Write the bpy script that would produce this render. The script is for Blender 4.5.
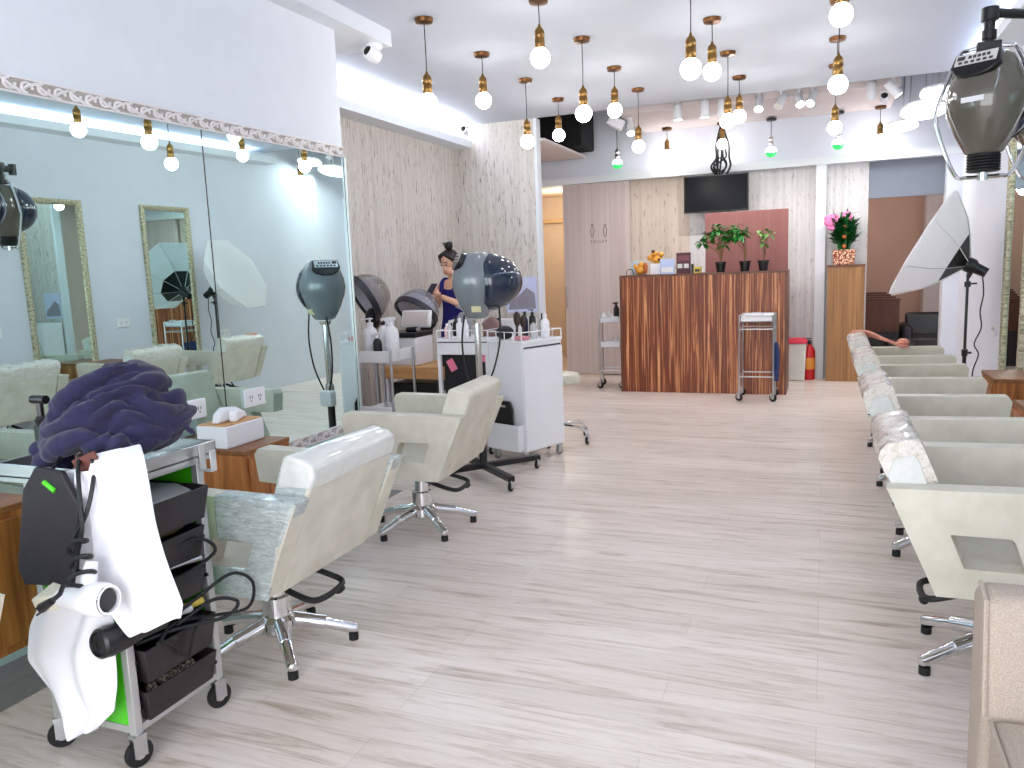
import bpy, bmesh, math, random
from mathutils import Vector, Matrix, noise as mnoise
PI = math.pi
random.seed(7)
scene = bpy.context.scene
for o in list(bpy.data.objects):
    bpy.data.objects.remove(o)
C = scene.collection

# ------------------------------------------------------------------ camera
FPX = 785.0
EYE = Vector((0, 0, 1.35))
_y = Vector((313, -126, FPX)).normalized()
_x = Vector((2012, 36, -FPX)); _x = (_x - _y * _x.dot(_y)).normalized()
_z = _x.cross(_y)
def cam2world(v):
    return Vector((_x.dot(v), _y.dot(v), _z.dot(v)))
cd = bpy.data.cameras.new('camera'); cam = bpy.data.objects.new('camera', cd); C.objects.link(cam)
cd.sensor_width = 36; cd.lens = FPX * 36 / 1024; cd.clip_start = 0.05
r_ = cam2world(Vector((1, 0, 0))); u_ = cam2world(Vector((0, -1, 0))); b_ = cam2world(Vector((0, 0, -1)))
cam.matrix_world = Matrix(((r_.x, u_.x, b_.x, EYE.x), (r_.y, u_.y, b_.y, EYE.y), (r_.z, u_.z, b_.z, EYE.z), (0, 0, 0, 1)))
scene.camera = cam

# ------------------------------------------------------------------ world, exposure, large lights
w = bpy.data.worlds.new('daylight'); scene.world = w; w.use_nodes = True
w.node_tree.nodes['Background'].inputs[0].default_value = (0.97, 0.975, 1.0, 1)
w.node_tree.nodes['Background'].inputs[1].default_value = 1.25
scene.view_settings.view_transform = 'Standard'
scene.view_settings.look = 'None'
scene.view_settings.gamma = 1
scene.view_settings.use_curve_mapping = False
scene.view_settings.exposure = 0.78

def area(name, loc, sx, sy, power, direction, col=(1, 1, 1)):
    l = bpy.data.lights.new(name, 'AREA'); l.shape = 'RECTANGLE'; l.size = sx; l.size_y = sy
    l.energy = power; l.color = col
    o = bpy.data.objects.new(name, l); C.objects.link(o); o.location = loc
    if abs(direction[2]) > 0.5:      # strip running along y, shining upwards
        o.rotation_euler = (0, PI - math.atan2(direction[0], direction[2]), 0)
    else:
        o.rotation_euler = Vector(direction).to_track_quat('-Z', 'Y').to_euler()
    return o
def point(name, loc, power, rad, col=(1, 1, 1)):
    l = bpy.data.lights.new(name, 'POINT'); l.energy = power; l.color = col; l.shadow_soft_size = rad
    o = bpy.data.objects.new(name, l); C.objects.link(o); o.location = loc
    return o
area('niche_cove_light', (-3.60, 6.05, 2.735), 0.10, 3.4, 30, (0.35, 0, 1), (0.90, 0.95, 1))
area('right_cove_light', (1.12, 3.0, 2.81), 0.08, 9.0, 40, (-0.35, 0, 1), (0.90, 0.95, 1))
area('front_fill_light', (-0.7, -1.9, 1.5), 3.6, 2.4, 60, (0, 1, 0.02), (0.96, 0.98, 1))  # added fill light behind the camera, standing in for unseen shopfront daylight
point('corridor_light', (-3.4, 10.5, 2.1), 11, 0.08, (1, 0.92, 0.80))
point('back_room_light', (0.2, 11.2, 2.1), 26, 0.1, (1, 0.86, 0.74))

# ------------------------------------------------------------------ mesh helpers
def at(u, v, Y):
    d = cam2world(Vector((u - 512, v - 384, FPX))); return EYE + d * (Y / d.y)
def new(): return bmesh.new()
def bx(bm, x0, x1, y0, y1, z0, z1, M=None):
    vs = [bm.verts.new((x, y, z)) for x in (x0, x1) for y in (y0, y1) for z in (z0, z1)]
    for f in ((0, 1, 3, 2), (4, 6, 7, 5), (0, 4, 5, 1), (2, 3, 7, 6), (0, 2, 6, 4), (1, 5, 7, 3)):
        bm.faces.new([vs[i] for i in f])
    if M is not None:
        bmesh.ops.transform(bm, matrix=M, verts=vs)
    return vs
def prism(bm, pts, a, b, axis='y', M=None):
    """closed outline extruded along an axis; axis y: pts are (x,z); x: (y,z); z: (x,y)"""
    def mk(p, t):
        return (p[0], t, p[1]) if axis == 'y' else ((t, p[0], p[1]) if axis == 'x' else (p[0], p[1], t))
    A = [bm.verts.new(mk(p, a)) for p in pts]; B = [bm.verts.new(mk(p, b)) for p in pts]
    n = len(pts)
    bm.faces.new(A); bm.faces.new(B[::-1])
    for i in range(n):
        bm.faces.new((A[i], B[i], B[(i + 1) % n], A[(i + 1) % n]))
    if M is not None: bmesh.ops.transform(bm, matrix=M, verts=A + B)
    return A + B
def ringprism(bm, outer, inner, a, b):
    """a frame: outer and inner outlines with equal counts, extruded along y"""
    n = len(outer)
    oa = [bm.verts.new((p[0], a, p[1])) for p in outer]; ob = [bm.verts.new((p[0], b, p[1])) for p in outer]
    ia = [bm.verts.new((p[0], a, p[1])) for p in inner]; ib = [bm.verts.new((p[0], b, p[1])) for p in inner]
    for i in range(n):
        j = (i + 1) % n
        bm.faces.new((oa[i], oa[j], ia[j], ia[i])); bm.faces.new((ob[i], ib[i], ib[j], ob[j]))
        bm.faces.new((oa[i], ob[i], ob[j], oa[j])); bm.faces.new((ia[i], ia[j], ib[j], ib[i]))
def tube(bm, pts, r, seg=8, closed=False, M=None):
    pts = [Vector(p) for p in pts]; n = len(pts)
    rs = r if isinstance(r, (list, tuple)) else [r] * n
    rings = []; prev = None
    for i, p in enumerate(pts):
        if closed: t = pts[(i + 1) % n] - pts[i - 1]
        else: t = pts[min(i + 1, n - 1)] - pts[max(i - 1, 0)]
        if t.length < 1e-9: t = Vector((0, 0, 1))
        t.normalize()
        if prev is None:
            a = Vector((0, 0, 1)) if abs(t.z) < 0.9 else Vector((1, 0, 0))
            nrm = t.cross(a).normalized()
        else:
            nrm = prev - t * prev.dot(t)
            nrm = nrm.normalized() if nrm.length > 1e-6 else t.orthogonal().normalized()
        prev = nrm; bi = t.cross(nrm)
        rings.append([bm.verts.new(p + (nrm * math.cos(2 * PI * k / seg) + bi * math.sin(2 * PI * k / seg)) * rs[i]) for k in range(seg)])
    m = n if closed else n - 1
    for i in range(m):
        A = rings[i]; B = rings[(i + 1) % n]
        for k in range(seg):
            bm.faces.new((A[k], A[(k + 1) % seg], B[(k + 1) % seg], B[k]))
    if not closed:
        bm.faces.new(rings[0][::-1]); bm.faces.new(rings[-1])
    vs = [v for rg in rings for v in rg]
    if M is not None: bmesh.ops.transform(bm, matrix=M, verts=vs)
    return vs
def smooth_path(pts, k=6, closed=False):
    P = [Vector(p) for p in pts]; n = len(P); out = []
    for i in range(n if closed else n - 1):
        p0 = P[(i - 1) % n] if closed else P[max(i - 1, 0)]; p1 = P[i]; p2 = P[(i + 1) % n]; p3 = P[(i + 2) % n] if closed else P[min(i + 2, n - 1)]
        for j in range(k):
            t = j / k
            out.append(0.5 * ((2 * p1) + (p2 - p0) * t + (2 * p0 - 5 * p1 + 4 * p2 - p3) * t * t + (3 * p1 - p0 - 3 * p2 + p3) * t ** 3))
    if not closed: out.append(P[-1])
    return out
def lathe(bm, prof, seg=20, loc=(0, 0, 0), M=None, sy=1.0, caps=True):
    rings = []; L = Vector(loc)
    for r, z in prof:
        if r < 1e-6: rings.append([bm.verts.new(L + Vector((0, 0, z)))])
        else: rings.append([bm.verts.new(L + Vector((r * math.cos(2 * PI * k / seg), sy * r * math.sin(2 * PI * k / seg), z))) for k in range(seg)])
    for i in range(len(rings) - 1):
        A, B = rings[i], rings[i + 1]
        for k in range(seg):
            j = (k + 1) % seg
            if len(A) == 1 and len(B) == 1: continue
            if len(A) == 1: bm.faces.new((A[0], B[j], B[k]))
            elif len(B) == 1: bm.faces.new((A[k], A[j], B[0]))
            else: bm.faces.new((A[k], A[j], B[j], B[k]))
    if caps and len(rings[0]) > 1: bm.faces.new(rings[0][::-1])
    if caps and len(rings[-1]) > 1: bm.faces.new(rings[-1])
    vs = [v for rg in rings for v in rg]
    if M is not None: bmesh.ops.transform(bm, matrix=M, verts=vs)
    return vs
def ball(bm, c, r, seg=16, rings=10, M=None):
    r = r if isinstance(r, (tuple, list)) else (r, r, r)
    vs = lathe(bm, [(math.sin(PI * i / rings), -math.cos(PI * i / rings)) for i in range(rings + 1)], seg)
    bmesh.ops.transform(bm, matrix=Matrix.Translation(Vector(c)) @ (M.to_4x4() if M is not None else Matrix()) @ Matrix.Diagonal((*r, 1)), verts=vs)
    return vs
def rot(ax, deg): return Matrix.Rotation(math.radians(deg), 4, ax)
def T(*p): return Matrix.Translation(Vector(p))

def obj(name, bm, mat=None, parent=None, bevel=0, seg=2, smooth=True, loc=None, rotz=0, angle=40, label=None):
    bmesh.ops.recalc_face_normals(bm, faces=bm.faces[:])
    me = bpy.data.meshes.new(name); bm.to_mesh(me); bm.free()
    o = bpy.data.objects.new(name, me); C.objects.link(o)
    if mat: me.materials.append(mat)
    if smooth:
        for p in me.polygons: p.use_smooth = True
        me.set_sharp_from_angle(angle=math.radians(angle))
    if bevel:
        b = o.modifiers.new('bevel', 'BEVEL'); b.width = bevel; b.segments = seg; b.limit_method = 'ANGLE'; b.angle_limit = math.radians(35)
        b.harden_normals = False
        for p in me.polygons: p.use_smooth = True
    if parent is not None: o.parent = parent
    if loc is not None: o.location = loc
    if rotz: o.rotation_euler = (0, 0, rotz)
    if label: o['label'] = label
    return o
def tag(o, label, cat, group=None, kind=None):
    o['label'] = label; o['category'] = cat
    if group: o['group'] = group
    if kind: o['kind'] = kind
    return o
def thing(name, label, cat, loc=(0, 0, 0), rotz=0, group=None):
    o = bpy.data.objects.new(name, None); C.objects.link(o); o.empty_display_size = 0.1
    o.location = loc; o.rotation_euler = (0, 0, rotz)
    return tag(o, label, cat, group)
def struct(name, bm, mat, parent=None, bevel=0, smooth=False):
    o = obj(name, bm, mat, parent, bevel, smooth=smooth)
    if parent is None: o['kind'] = 'structure'
    return o
def boxobj(name, x0, x1, y0, y1, z0, z1, mat, parent=None, bevel=0):
    bm = new(); bx(bm, x0, x1, y0, y1, z0, z1); return obj(name, bm, mat, parent, bevel)
def sbox(name, x0, x1, y0, y1, z0, z1, mat, bevel=0):
    bm = new(); bx(bm, x0, x1, y0, y1, z0, z1); return struct(name, bm, mat, bevel=bevel)
def dup(src, loc=None, rotz=None, label=None, group=None):
    def cp(o, parent):
        c = o.copy(); C.objects.link(c); c.parent = parent
        for ch in list(o.children): cp(ch, c)
        return c
    r = cp(src, None)
    if loc is not None: r.location = loc
    if rotz is not None: r.rotation_euler = (0, 0, rotz)
    if label: r['label'] = label
    if group: r['group'] = group
    return r

# ------------------------------------------------------------------ materials
def srgb(r, g, b):
    f = lambda c: (c / 255 / 12.92) if c / 255 <= 0.04045 else ((c / 255 + 0.055) / 1.055) ** 2.4
    return (f(r), f(g), f(b), 1)
class N:
    def __init__(s, name):
        s.m = bpy.data.materials.new(name); s.m.use_nodes = True; s.t = s.m.node_tree
        s.b = s.t.nodes['Principled BSDF']
    def n(s, t, **k):
        x = s.t.nodes.new(t)
        for a, v in k.items(): setattr(x, a, v)
        return x
    def l(s, a, b): s.t.links.new(a, b)
    def coords(s, scale=(1, 1, 1)):
        tc = s.n('ShaderNodeTexCoord'); mp = s.n('ShaderNodeMapping'); mp.inputs['Scale'].default_value = scale
        s.l(tc.outputs['Object'], mp.inputs[0]); return mp.outputs[0]
    def noise(s, vec, scale=1, detail=4, rough=0.55, dist=0):
        x = s.n('ShaderNodeTexNoise'); x.inputs['Scale'].default_value = scale; x.inputs['Detail'].default_value = detail
        x.inputs['Roughness'].default_value = rough; x.inputs['Distortion'].default_value = dist
        s.l(vec, x.inputs['Vector']); return x.outputs['Fac']
    def ramp(s, fac, stops):
        x = s.n('ShaderNodeValToRGB'); e = x.color_ramp.elements
        while len(e) < len(stops): e.new(0.5)
        for i, (p, c) in enumerate(stops): e[i].position = p; e[i].color = c
        s.l(fac, x.inputs[0]); return x.outputs[0]
    def mix(s, a, b, fac, mode='MIX'):
        x = s.n('ShaderNodeMix'); x.data_type = 'RGBA'; x.blend_type = mode
        for v, i in ((fac, 0), (a, 6), (b, 7)):
            if isinstance(v, (float, int)): x.inputs[i].default_value = v
            elif isinstance(v, tuple): x.inputs[i].default_value = v
            else: s.l(v, x.inputs[i])
        return x.outputs[2]
    def col(s, c):
        if isinstance(c, tuple): s.b.inputs['Base Color'].default_value = c
        else: s.l(c, s.b.inputs['Base Color'])
        return s
    def bump(s, fac, strength=0.2, dist=0.01):
        x = s.n('ShaderNodeBump'); x.inputs['Strength'].default_value = strength; x.inputs['Distance'].default_value = dist
        s.l(fac, x.inputs['Height']); s.l(x.outputs[0], s.b.inputs['Normal']); return s
    def p(s, **k):
        mp = dict(rough='Roughness', metal='Metallic', trans='Transmission Weight', alpha='Alpha', ior='IOR', coat='Coat Weight', sheen='Sheen Weight', spec='Specular IOR Level')
        for a, v in k.items(): s.b.inputs[mp[a]].default_value = v
        return s
def plain(name, c, rough=0.5, metal=0, var=0.06, nscale=8, bump=0.0, bscale=60, **k):
    m = N(name); v = m.coords()
    f = m.noise(v, nscale, 3)
    d = tuple(x * (1 - var) for x in c[:3]) + (1,); e = tuple(min(1, x * (1 + var)) for x in c[:3]) + (1,)
    m.col(m.ramp(f, [(0.3, d), (0.7, e)])).p(rough=rough, metal=metal, **k)
    if bump: m.bump(m.noise(v, bscale, 3), bump, 0.004)
    return m.m
def emis(name, c, strength):
    m = N(name); m.b.inputs['Emission Color'].default_value = c; m.b.inputs['Emission Strength'].default_value = strength
    m.col(c); return m.m

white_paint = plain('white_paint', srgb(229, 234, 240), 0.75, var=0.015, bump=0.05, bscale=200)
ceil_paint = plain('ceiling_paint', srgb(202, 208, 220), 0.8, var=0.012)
lav_paint = plain('pale_lavender_paint', srgb(221, 225, 236), 0.7, var=0.02, nscale=3)
teal_paint = plain('pale_teal_paint', srgb(176, 205, 200), 0.6, var=0.03)
grey_plenum = plain('grey_plenum', srgb(150, 155, 165), 0.9)
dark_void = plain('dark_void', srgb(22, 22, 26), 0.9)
pink_white = plain('warm_white_paint', srgb(226, 214, 212), 0.75, var=0.02)
cream_paint = plain('cream_corridor', srgb(226, 202, 172), 0.7, var=0.03)
brown_paint = plain('brown_wall', srgb(160, 136, 126), 0.8, var=0.04, nscale=2)
bluegrey = plain('blue_grey_panel', srgb(128, 134, 146), 0.7, var=0.03)
mauve = None
vinyl = N('cream_vinyl'); v = vinyl.coords()
vinyl.col(vinyl.ramp(vinyl.noise(v, 9, 4), [(0.3, srgb(205, 200, 184)), (0.7, srgb(224, 220, 206))])).p(rough=0.42)
vinyl.bump(vinyl.noise(vinyl.coords((60, 60, 18)), 4, 3), 0.18, 0.003); vinyl = vinyl.m
wrap = N('silvery_plastic_wrap'); v = wrap.coords((14, 14, 60))
f = wrap.noise(v, 1.6, 6, 0.7, 1.0)
wrap.col(wrap.ramp(f, [(0.3, srgb(150, 162, 160)), (0.55, srgb(196, 205, 204)), (0.75, srgb(232, 238, 240))])).p(rough=0.25, coat=0.5)
wrap.bump(f, 0.6, 0.006); wrap = wrap.m
film = plain('whitish_film', srgb(222, 224, 220), 0.25, var=0.06, nscale=24, bump=0.4, bscale=40, coat=0.5)
wrap2 = N('clear_wrinkled_plastic'); v = wrap2.coords((30, 14, 30))
f = wrap2.noise(v, 1.3, 6, 0.65, 1.5)
wrap2.col(wrap2.ramp(f, [(0.28, srgb(190, 176, 156)), (0.42, srgb(222, 214, 202)), (0.7, srgb(242, 240, 238))])).p(rough=0.22, coat=0.6)
wrap2.bump(f, 0.7, 0.008); wrap2 = wrap2.m
chrome = plain('chrome', (0.80, 0.80, 0.82, 1), 0.08, 1, var=0.02)
steel = plain('brushed_steel', (0.62, 0.63, 0.66, 1), 0.28, 1, var=0.08)
alu = plain('satin_aluminium', srgb(205, 206, 206), 0.35, 0.6, var=0.04)
brass = plain('aged_brass', srgb(146, 112, 66), 0.3, 1, var=0.15, nscale=30)
brass_dark = plain('dark_brass', srgb(110, 76, 48), 0.35, 1, var=0.12)
black_rub = plain('black_rubber', srgb(22, 22, 24), 0.55)
black_plas = plain('black_plastic', srgb(24, 23, 26), 0.32, var=0.15)
black_tray = plain('charcoal_tray_plastic', srgb(38, 32, 36), 0.4, var=0.1)
black_cord = plain('black_cord', srgb(20, 20, 23), 0.5)
white_plas = plain('white_plastic', srgb(240, 240, 244), 0.3, var=0.01)
white_lam = plain('white_laminate', srgb(240, 240, 245), 0.35, var=0.01)
white_cloth = plain('white_cape_cloth', srgb(243, 243, 248), 0.85, var=0.01, bump=0.1, bscale=90)
cream_plas = plain('cream_plastic', srgb(226, 222, 200), 0.4)
grey_cloth = plain('grey_cloth', srgb(170, 172, 172), 0.9)
navy = plain('navy_cotton', srgb(31, 30, 66), 0.9, var=0.25, nscale=14, bump=0.15, bscale=300, sheen=0.2)
blue_towel = plain('blue_towel', srgb(44, 58, 108), 0.95, var=0.2, nscale=30, bump=0.4, bscale=200)
black_mir = plain('black_board', srgb(34, 30, 38), 0.6, var=0.2, nscale=20)
brown_leather = plain('brown_leather', srgb(98, 48, 38), 0.5)
red_paint = plain('red_enamel', srgb(200, 30, 36), 0.3)
red_plas = plain('red_pink_plastic', srgb(238, 60, 88), 0.4)
pink = plain('pink_plastic', srgb(240, 130, 185), 0.4)
magenta = plain('magenta_plastic', srgb(205, 40, 150), 0.35)
salmon = plain('salmon_strap', srgb(222, 150, 128), 0.6)
leaf_g = plain('leaf_green', srgb(34, 120, 34), 0.45, var=0.45, nscale=16)
leaf_l = plain('light_leaf_green', srgb(100, 150, 70), 0.45, var=0.35, nscale=16)
leaf_d = plain('dark_leaf_green', srgb(24, 92, 40), 0.4, var=0.5, nscale=20)
bark = plain('plant_stem', srgb(120, 92, 62), 0.8)
soil = plain('soil', srgb(52, 40, 32), 0.95)
gold = plain('gold_ornament', srgb(225, 160, 62), 0.35, 0.3, var=0.3, nscale=40)
orange_d = plain('orange_brown', srgb(180, 96, 44), 0.5)
skin_m = plain('skin', srgb(226, 176, 150), 0.5, var=0.03)
hair_m = plain('black_hair', srgb(24, 18, 18), 0.45)
dress_m = plain('royal_blue_dress', srgb(26, 28, 120), 0.8, var=0.12)
pale_sleeve = plain('pale_blue_sleeve', srgb(205, 212, 232), 0.8)
amber = plain('amber_liquid_bottle', srgb(120, 60, 30), 0.2)
purple = plain('purple_plastic', srgb(96, 60, 160), 0.5)
pink_tag = plain('pink_card', srgb(240, 130, 160), 0.6)
yellow = plain('yellow_card', srgb(232, 205, 90), 0.6)
darkred = plain('dark_red_card', srgb(88, 40, 52), 0.5)
paleblue = plain('pale_blue_card', srgb(196, 212, 244), 0.5)
sticker = plain('yellowed_sticker', srgb(228, 222, 180), 0.5)
grey_strip = plain('grey_floor_tile', srgb(140, 138, 138), 0.5, var=0.1, nscale=20)
black_sofa = plain('black_leather', srgb(28, 26, 34), 0.4)
dkwood = plain('dark_walnut', srgb(82, 44, 30), 0.5, var=0.3, nscale=10)
cardboard = plain('pale_cardboard', srgb(226, 190, 165), 0.7)
bulb_m = emis('lit_bulb', (1.0, 0.96, 0.92, 1), 20.0)
spot_m = emis('lit_spot_lens', (1.0, 0.97, 0.93, 1), 60.0)
disc_m = emis('lit_disc_lamp', (0.95, 0.98, 1.0, 1), 9.0)
lens_blk = plain('camera_lens', srgb(8, 8, 10), 0.1)
screen = plain('tv_screen', srgb(6, 8, 15), 0.2, var=0.02, spec=0.12)
ink = plain('dark_ink', srgb(70, 60, 62), 0.6)
logo_w = plain('pale_print', srgb(220, 218, 212), 0.5)
smoke = N('smoky_grey_hood'); smoke.col(srgb(98, 94, 84)).p(rough=0.12, coat=0.6); smoke = smoke.m
hoodgrey = plain('grey_hood_shell', srgb(124, 132, 140), 0.18, var=0.03, coat=0.6)
visor = N('tinted_blue_visor'); visor.col(srgb(22, 38, 62)).p(rough=0.06, coat=0.7); visor = visor.m
visor_t = N('clear_smoke_visor'); visor_t.col(srgb(120, 122, 140)).p(rough=0.05, alpha=0.55, coat=0.6); visor_t = visor_t.m
visor_b = N('clear_brown_visor'); visor_b.col(srgb(120, 108, 100)).p(rough=0.05, alpha=0.55, coat=0.6); visor_b = visor_b.m
inner_w = plain('pale_hood_lining', srgb(205, 205, 215), 0.4)
green_ac = N('green_acrylic'); green_ac.col(srgb(86, 226, 30)).p(rough=0.15, trans=0.12, coat=0.3); green_ac = green_ac.m
clear_p = N('clear_plastic'); clear_p.col((0.9, 0.93, 0.95, 1)).p(rough=0.1, alpha=0.45, coat=0.3); clear_p = clear_p.m
mir = N('silvered_mirror'); mir.col((0.68, 0.855, 0.84, 1)).p(rough=0.0, metal=1); mir = mir.m
soft_m = N('white_diffuser_fabric'); soft_m.col(srgb(252, 252, 254)).p(rough=0.8); 

tr_ = soft_m.n('ShaderNodeBsdfTranslucent'); tr_.inputs[0].default_value = srgb(252, 252, 254); mx_ = soft_m.n('ShaderNodeMixShader'); mx_.inputs[0].default_value = 0.5
soft_m.l(soft_m.b.outputs[0], mx_.inputs[1]); soft_m.l(tr_.outputs[0], mx_.inputs[2]); soft_m.l(mx_.outputs[0], soft_m.t.nodes['Material Output'].inputs[0]); soft_m = soft_m.m
champagne = N('champagne_frame'); v = champagne.coords()
champagne.col(champagne.ramp(champagne.noise(champagne.coords((1, 60, 60)), 1, 2), [(0.35, srgb(150, 142, 112)), (0.65, srgb(216, 210, 184))])).p(rough=0.4, metal=0.3)
champagne.bump(champagne.noise(champagne.coords((1, 70, 70)), 1, 2), 0.6, 0.01); champagne = champagne.m

def planks():
    m = N('whitewashed_planks'); v = m.coords()
    br = m.n('ShaderNodeTexBrick'); m.l(v, br.inputs['Vector'])
    br.inputs['Scale'].default_value = 1; br.inputs['Brick Width'].default_value = 1.22; br.inputs['Row Height'].default_value = 0.152
    br.inputs['Mortar Size'].default_value = 0.0011; br.inputs['Mortar Smooth'].default_value = 0.3; br.inputs['Bias'].default_value = 0
    br.offset = 0.37; br.offset_frequency = 3
    br.inputs['Color1'].default_value = (1, 1, 1, 1); br.inputs['Color2'].default_value = (0.86, 0.85, 0.83, 1); br.inputs['Mortar'].default_value = (0.62, 0.58, 0.54, 1)
    f1 = m.noise(m.coords((1.2, 14, 1)), 1.7, 9, 0.70, 1.0)
    c1 = m.ramp(f1, [(0.27, srgb(184, 162, 142)), (0.39, srgb(217, 203, 191)), (0.50, srgb(240, 228, 220)), (0.75, srgb(250, 240, 235))])
    f2 = m.noise(m.coords((3, 60, 1)), 1.5, 5, 0.7)
    c2 = m.ramp(f2, [(0.33, (0.84, 0.80, 0.76, 1)), (0.46, (1, 1, 1, 1))])
    f3 = m.noise(m.coords((0.45, 1.6, 1)), 1.1, 3, 0.5)
    c3 = m.ramp(f3, [(0.35, (0.90, 0.88, 0.85, 1)), (0.6, (1, 1, 1, 1))])
    c = m.mix(c1, c2, 0.55, 'MULTIPLY'); c = m.mix(c, c3, 0.8, 'MULTIPLY'); c = m.mix(c, br.outputs['Color'], 0.7, 'MULTIPLY')
    m.col(c).p(rough=0.3, spec=0.4); m.bump(f2, 0.06, 0.002); return m.m
floor_m = planks()
def barkpaper(name, base, speck, thr=0.40):
    m = N(name)
    f = m.noise(m.coords((44, 44, 7)), 1.35, 5, 0.65, 0.3)
    c = m.ramp(f, [(thr - 0.10, speck), (thr, tuple((a + b) / 2 for a, b in zip(base, speck))), (thr + 0.06, base)])
    g = m.noise(m.coords((9, 9, 0.12)), 3, 2, 0.5)
    c2 = m.ramp(g, [(0.35, (0.86, 0.85, 0.84, 1)), (0.6, (1, 1, 1, 1))])
    m.col(m.mix(c, c2, 1.0, 'MULTIPLY')).p(rough=0.85); m.bump(f, 0.35, 0.004); return m.m
paper = barkpaper('bark_wallpaper', srgb(218, 212, 205), srgb(136, 126, 116), 0.385)
paper_b = barkpaper('pale_bark_panel', srgb(218, 216, 216), srgb(146, 138, 134), 0.36)
paper_w = barkpaper('beige_bark_panel', srgb(214, 200, 186), srgb(150, 130, 114), 0.36)
def woodz(name, cs, sc=(26, 26, 0.9), dist=1.2, rough=0.42, det=3):
    m = N(name); f = m.noise(m.coords(sc), 1.0, det, 0.55, dist)
    n = len(cs); m.col(m.ramp(f, [(0.30 + 0.42 * i / (n - 1), c) for i, c in enumerate(cs)])).p(rough=rough)
    m.bump(f, 0.05, 0.002); return m.m
zebra = N('zebrano_counter'); f = zebra.noise(zebra.coords((40, 40, 0.8)), 1.0, 4, 0.6, 1.5)
zebra.col(zebra.ramp(f, [(0.30, srgb(82, 36, 20)), (0.43, srgb(114, 54, 30)), (0.52, srgb(134, 68, 40)), (0.57, srgb(186, 116, 72)), (0.66, srgb(222, 162, 110))])).p(rough=0.42); zebra = zebra.m
oak = woodz('oak_veneer', [srgb(124, 84, 48), srgb(158, 112, 66), srgb(178, 130, 80)], (34, 34, 0.8), 0.8)
walnut_edge = woodz('walnut_edge', [srgb(90, 52, 36), srgb(124, 78, 54)], (10, 10, 4), 0.5)
oakbox = woodz('honey_oak', [srgb(128, 72, 32), srgb(176, 108, 54), srgb(204, 140, 78)], (22, 22, 1.1), 1.4)
oaktop = woodz('honey_oak_top', [srgb(112, 64, 32), srgb(160, 104, 60)], (26, 2, 20), 1.2)
doorwood = woodz('pale_grey_door_wood', [srgb(196, 180, 177), srgb(214, 201, 198)], (22, 22, 0.3), 0.4, 0.6)
mauve = woodz('mauve_panel', [srgb(134, 84, 80), srgb(148, 97, 92)], (40, 40, 0.4), 0.3, 0.6)
tablewood = woodz('pine_board', [srgb(196, 140, 84), srgb(226, 174, 116)], (3, 3, 30), 0.8)
linen = N('beige_linen'); 
f = linen.noise(linen.coords((330, 330, 330)), 1.2, 3, 0.7)
linen.col(linen.ramp(f, [(0.3, srgb(160, 144, 130)), (0.7, srgb(200, 186, 173))])).p(rough=0.9); linen.bump(f, 0.4, 0.002); linen = linen.m
weave = N('patterned_basket'); v = weave.coords((60, 60, 60)); ck = weave.n('ShaderNodeTexVoronoi'); ck.inputs['Scale'].default_value = 0.9; weave.l(v, ck.inputs['Vector'])
weave.col(weave.ramp(ck.outputs['Distance'], [(0.25, srgb(245, 226, 200)), (0.5, srgb(190, 120, 84)), (0.8, srgb(110, 44, 30))])).p(rough=0.7); weave = weave.m
mesh_r = N('mesh_roller'); ck = mesh_r.n('ShaderNodeTexVoronoi'); ck.inputs['Scale'].default_value = 160; mesh_r.l(mesh_r.coords(), ck.inputs['Vector'])
mesh_r.col(mesh_r.ramp(ck.outputs['Distance'], [(0.3, srgb(30, 26, 26)), (0.7, srgb(190, 178, 160))])).p(rough=0.6); mesh_r = mesh_r.m
greenbulb = N('bulb_with_green_leaf_print'); 
f = greenbulb.noise(greenbulb.coords((1, 1, 1)), 26, 2)
gz = greenbulb.n('ShaderNodeSeparateXYZ'); tc = greenbulb.n('ShaderNodeTexCoord'); greenbulb.l(tc.outputs['Object'], gz.inputs[0])
mr = greenbulb.n('ShaderNodeMapRange'); greenbulb.l(gz.outputs['Z'], mr.inputs[0])
mr.inputs[1].default_value = -0.045; mr.inputs[2].default_value = 0.01; mr.inputs[3].default_value = 0.9; mr.inputs[4].default_value = 0.0
ma = greenbulb.n('ShaderNodeMath', operation='MULTIPLY'); greenbulb.l(f, ma.inputs[0]); greenbulb.l(mr.outputs[0], ma.inputs[1])
gc = greenbulb.ramp(ma.outputs[0], [(0.10, (0.92, 1, 0.98, 1)), (0.17, (0.02, 0.30, 0.07, 1))])
greenbulb.l(gc, greenbulb.b.inputs['Emission Color']); greenbulb.b.inputs['Emission Strength'].default_value = 1.6
greenbulb.col(gc).p(rough=0.15); greenbulb = greenbulb.m

# ------------------------------------------------------------------ the setting
CZ = 2.875; LX = -2.79; WE = 4.138; RX = 1.22; NX = -3.70; BY = 9.60
sbox('floor', -4.6, 3.2, -2.4, 15.0, -0.08, 0.0, floor_m)
sbox('trim_1', LX - 0.05, -2.45, -2.2, 4.20, 0.0, 0.002, grey_strip)
MLW = Matrix.Translation((LX, 0.62, 0)) @ Matrix.Rotation(math.radians(-1.65), 4, 'Z') @ Matrix.Translation((-LX, -0.62, 0))
def lean(o): o.matrix_world = MLW @ o.matrix_basis; return o
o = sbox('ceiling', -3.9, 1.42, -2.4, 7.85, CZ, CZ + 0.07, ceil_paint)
bm = new(); prism(bm, [(-3.9, -2.3), (LX - 0.0841, -2.3), (LX + 0.1008, WE), (-3.9, WE)], 0, CZ - 0.001, 'z'); struct('wall_left', bm, white_paint)
lean(sbox('baseboard_left', LX, LX + 0.008, -2.2, WE - 0.004, 0.0, 0.41, teal_paint))
sbox('wall_niche', NX - 0.2, NX, WE, 7.95, 0, CZ - 0.001, paper)
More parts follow.
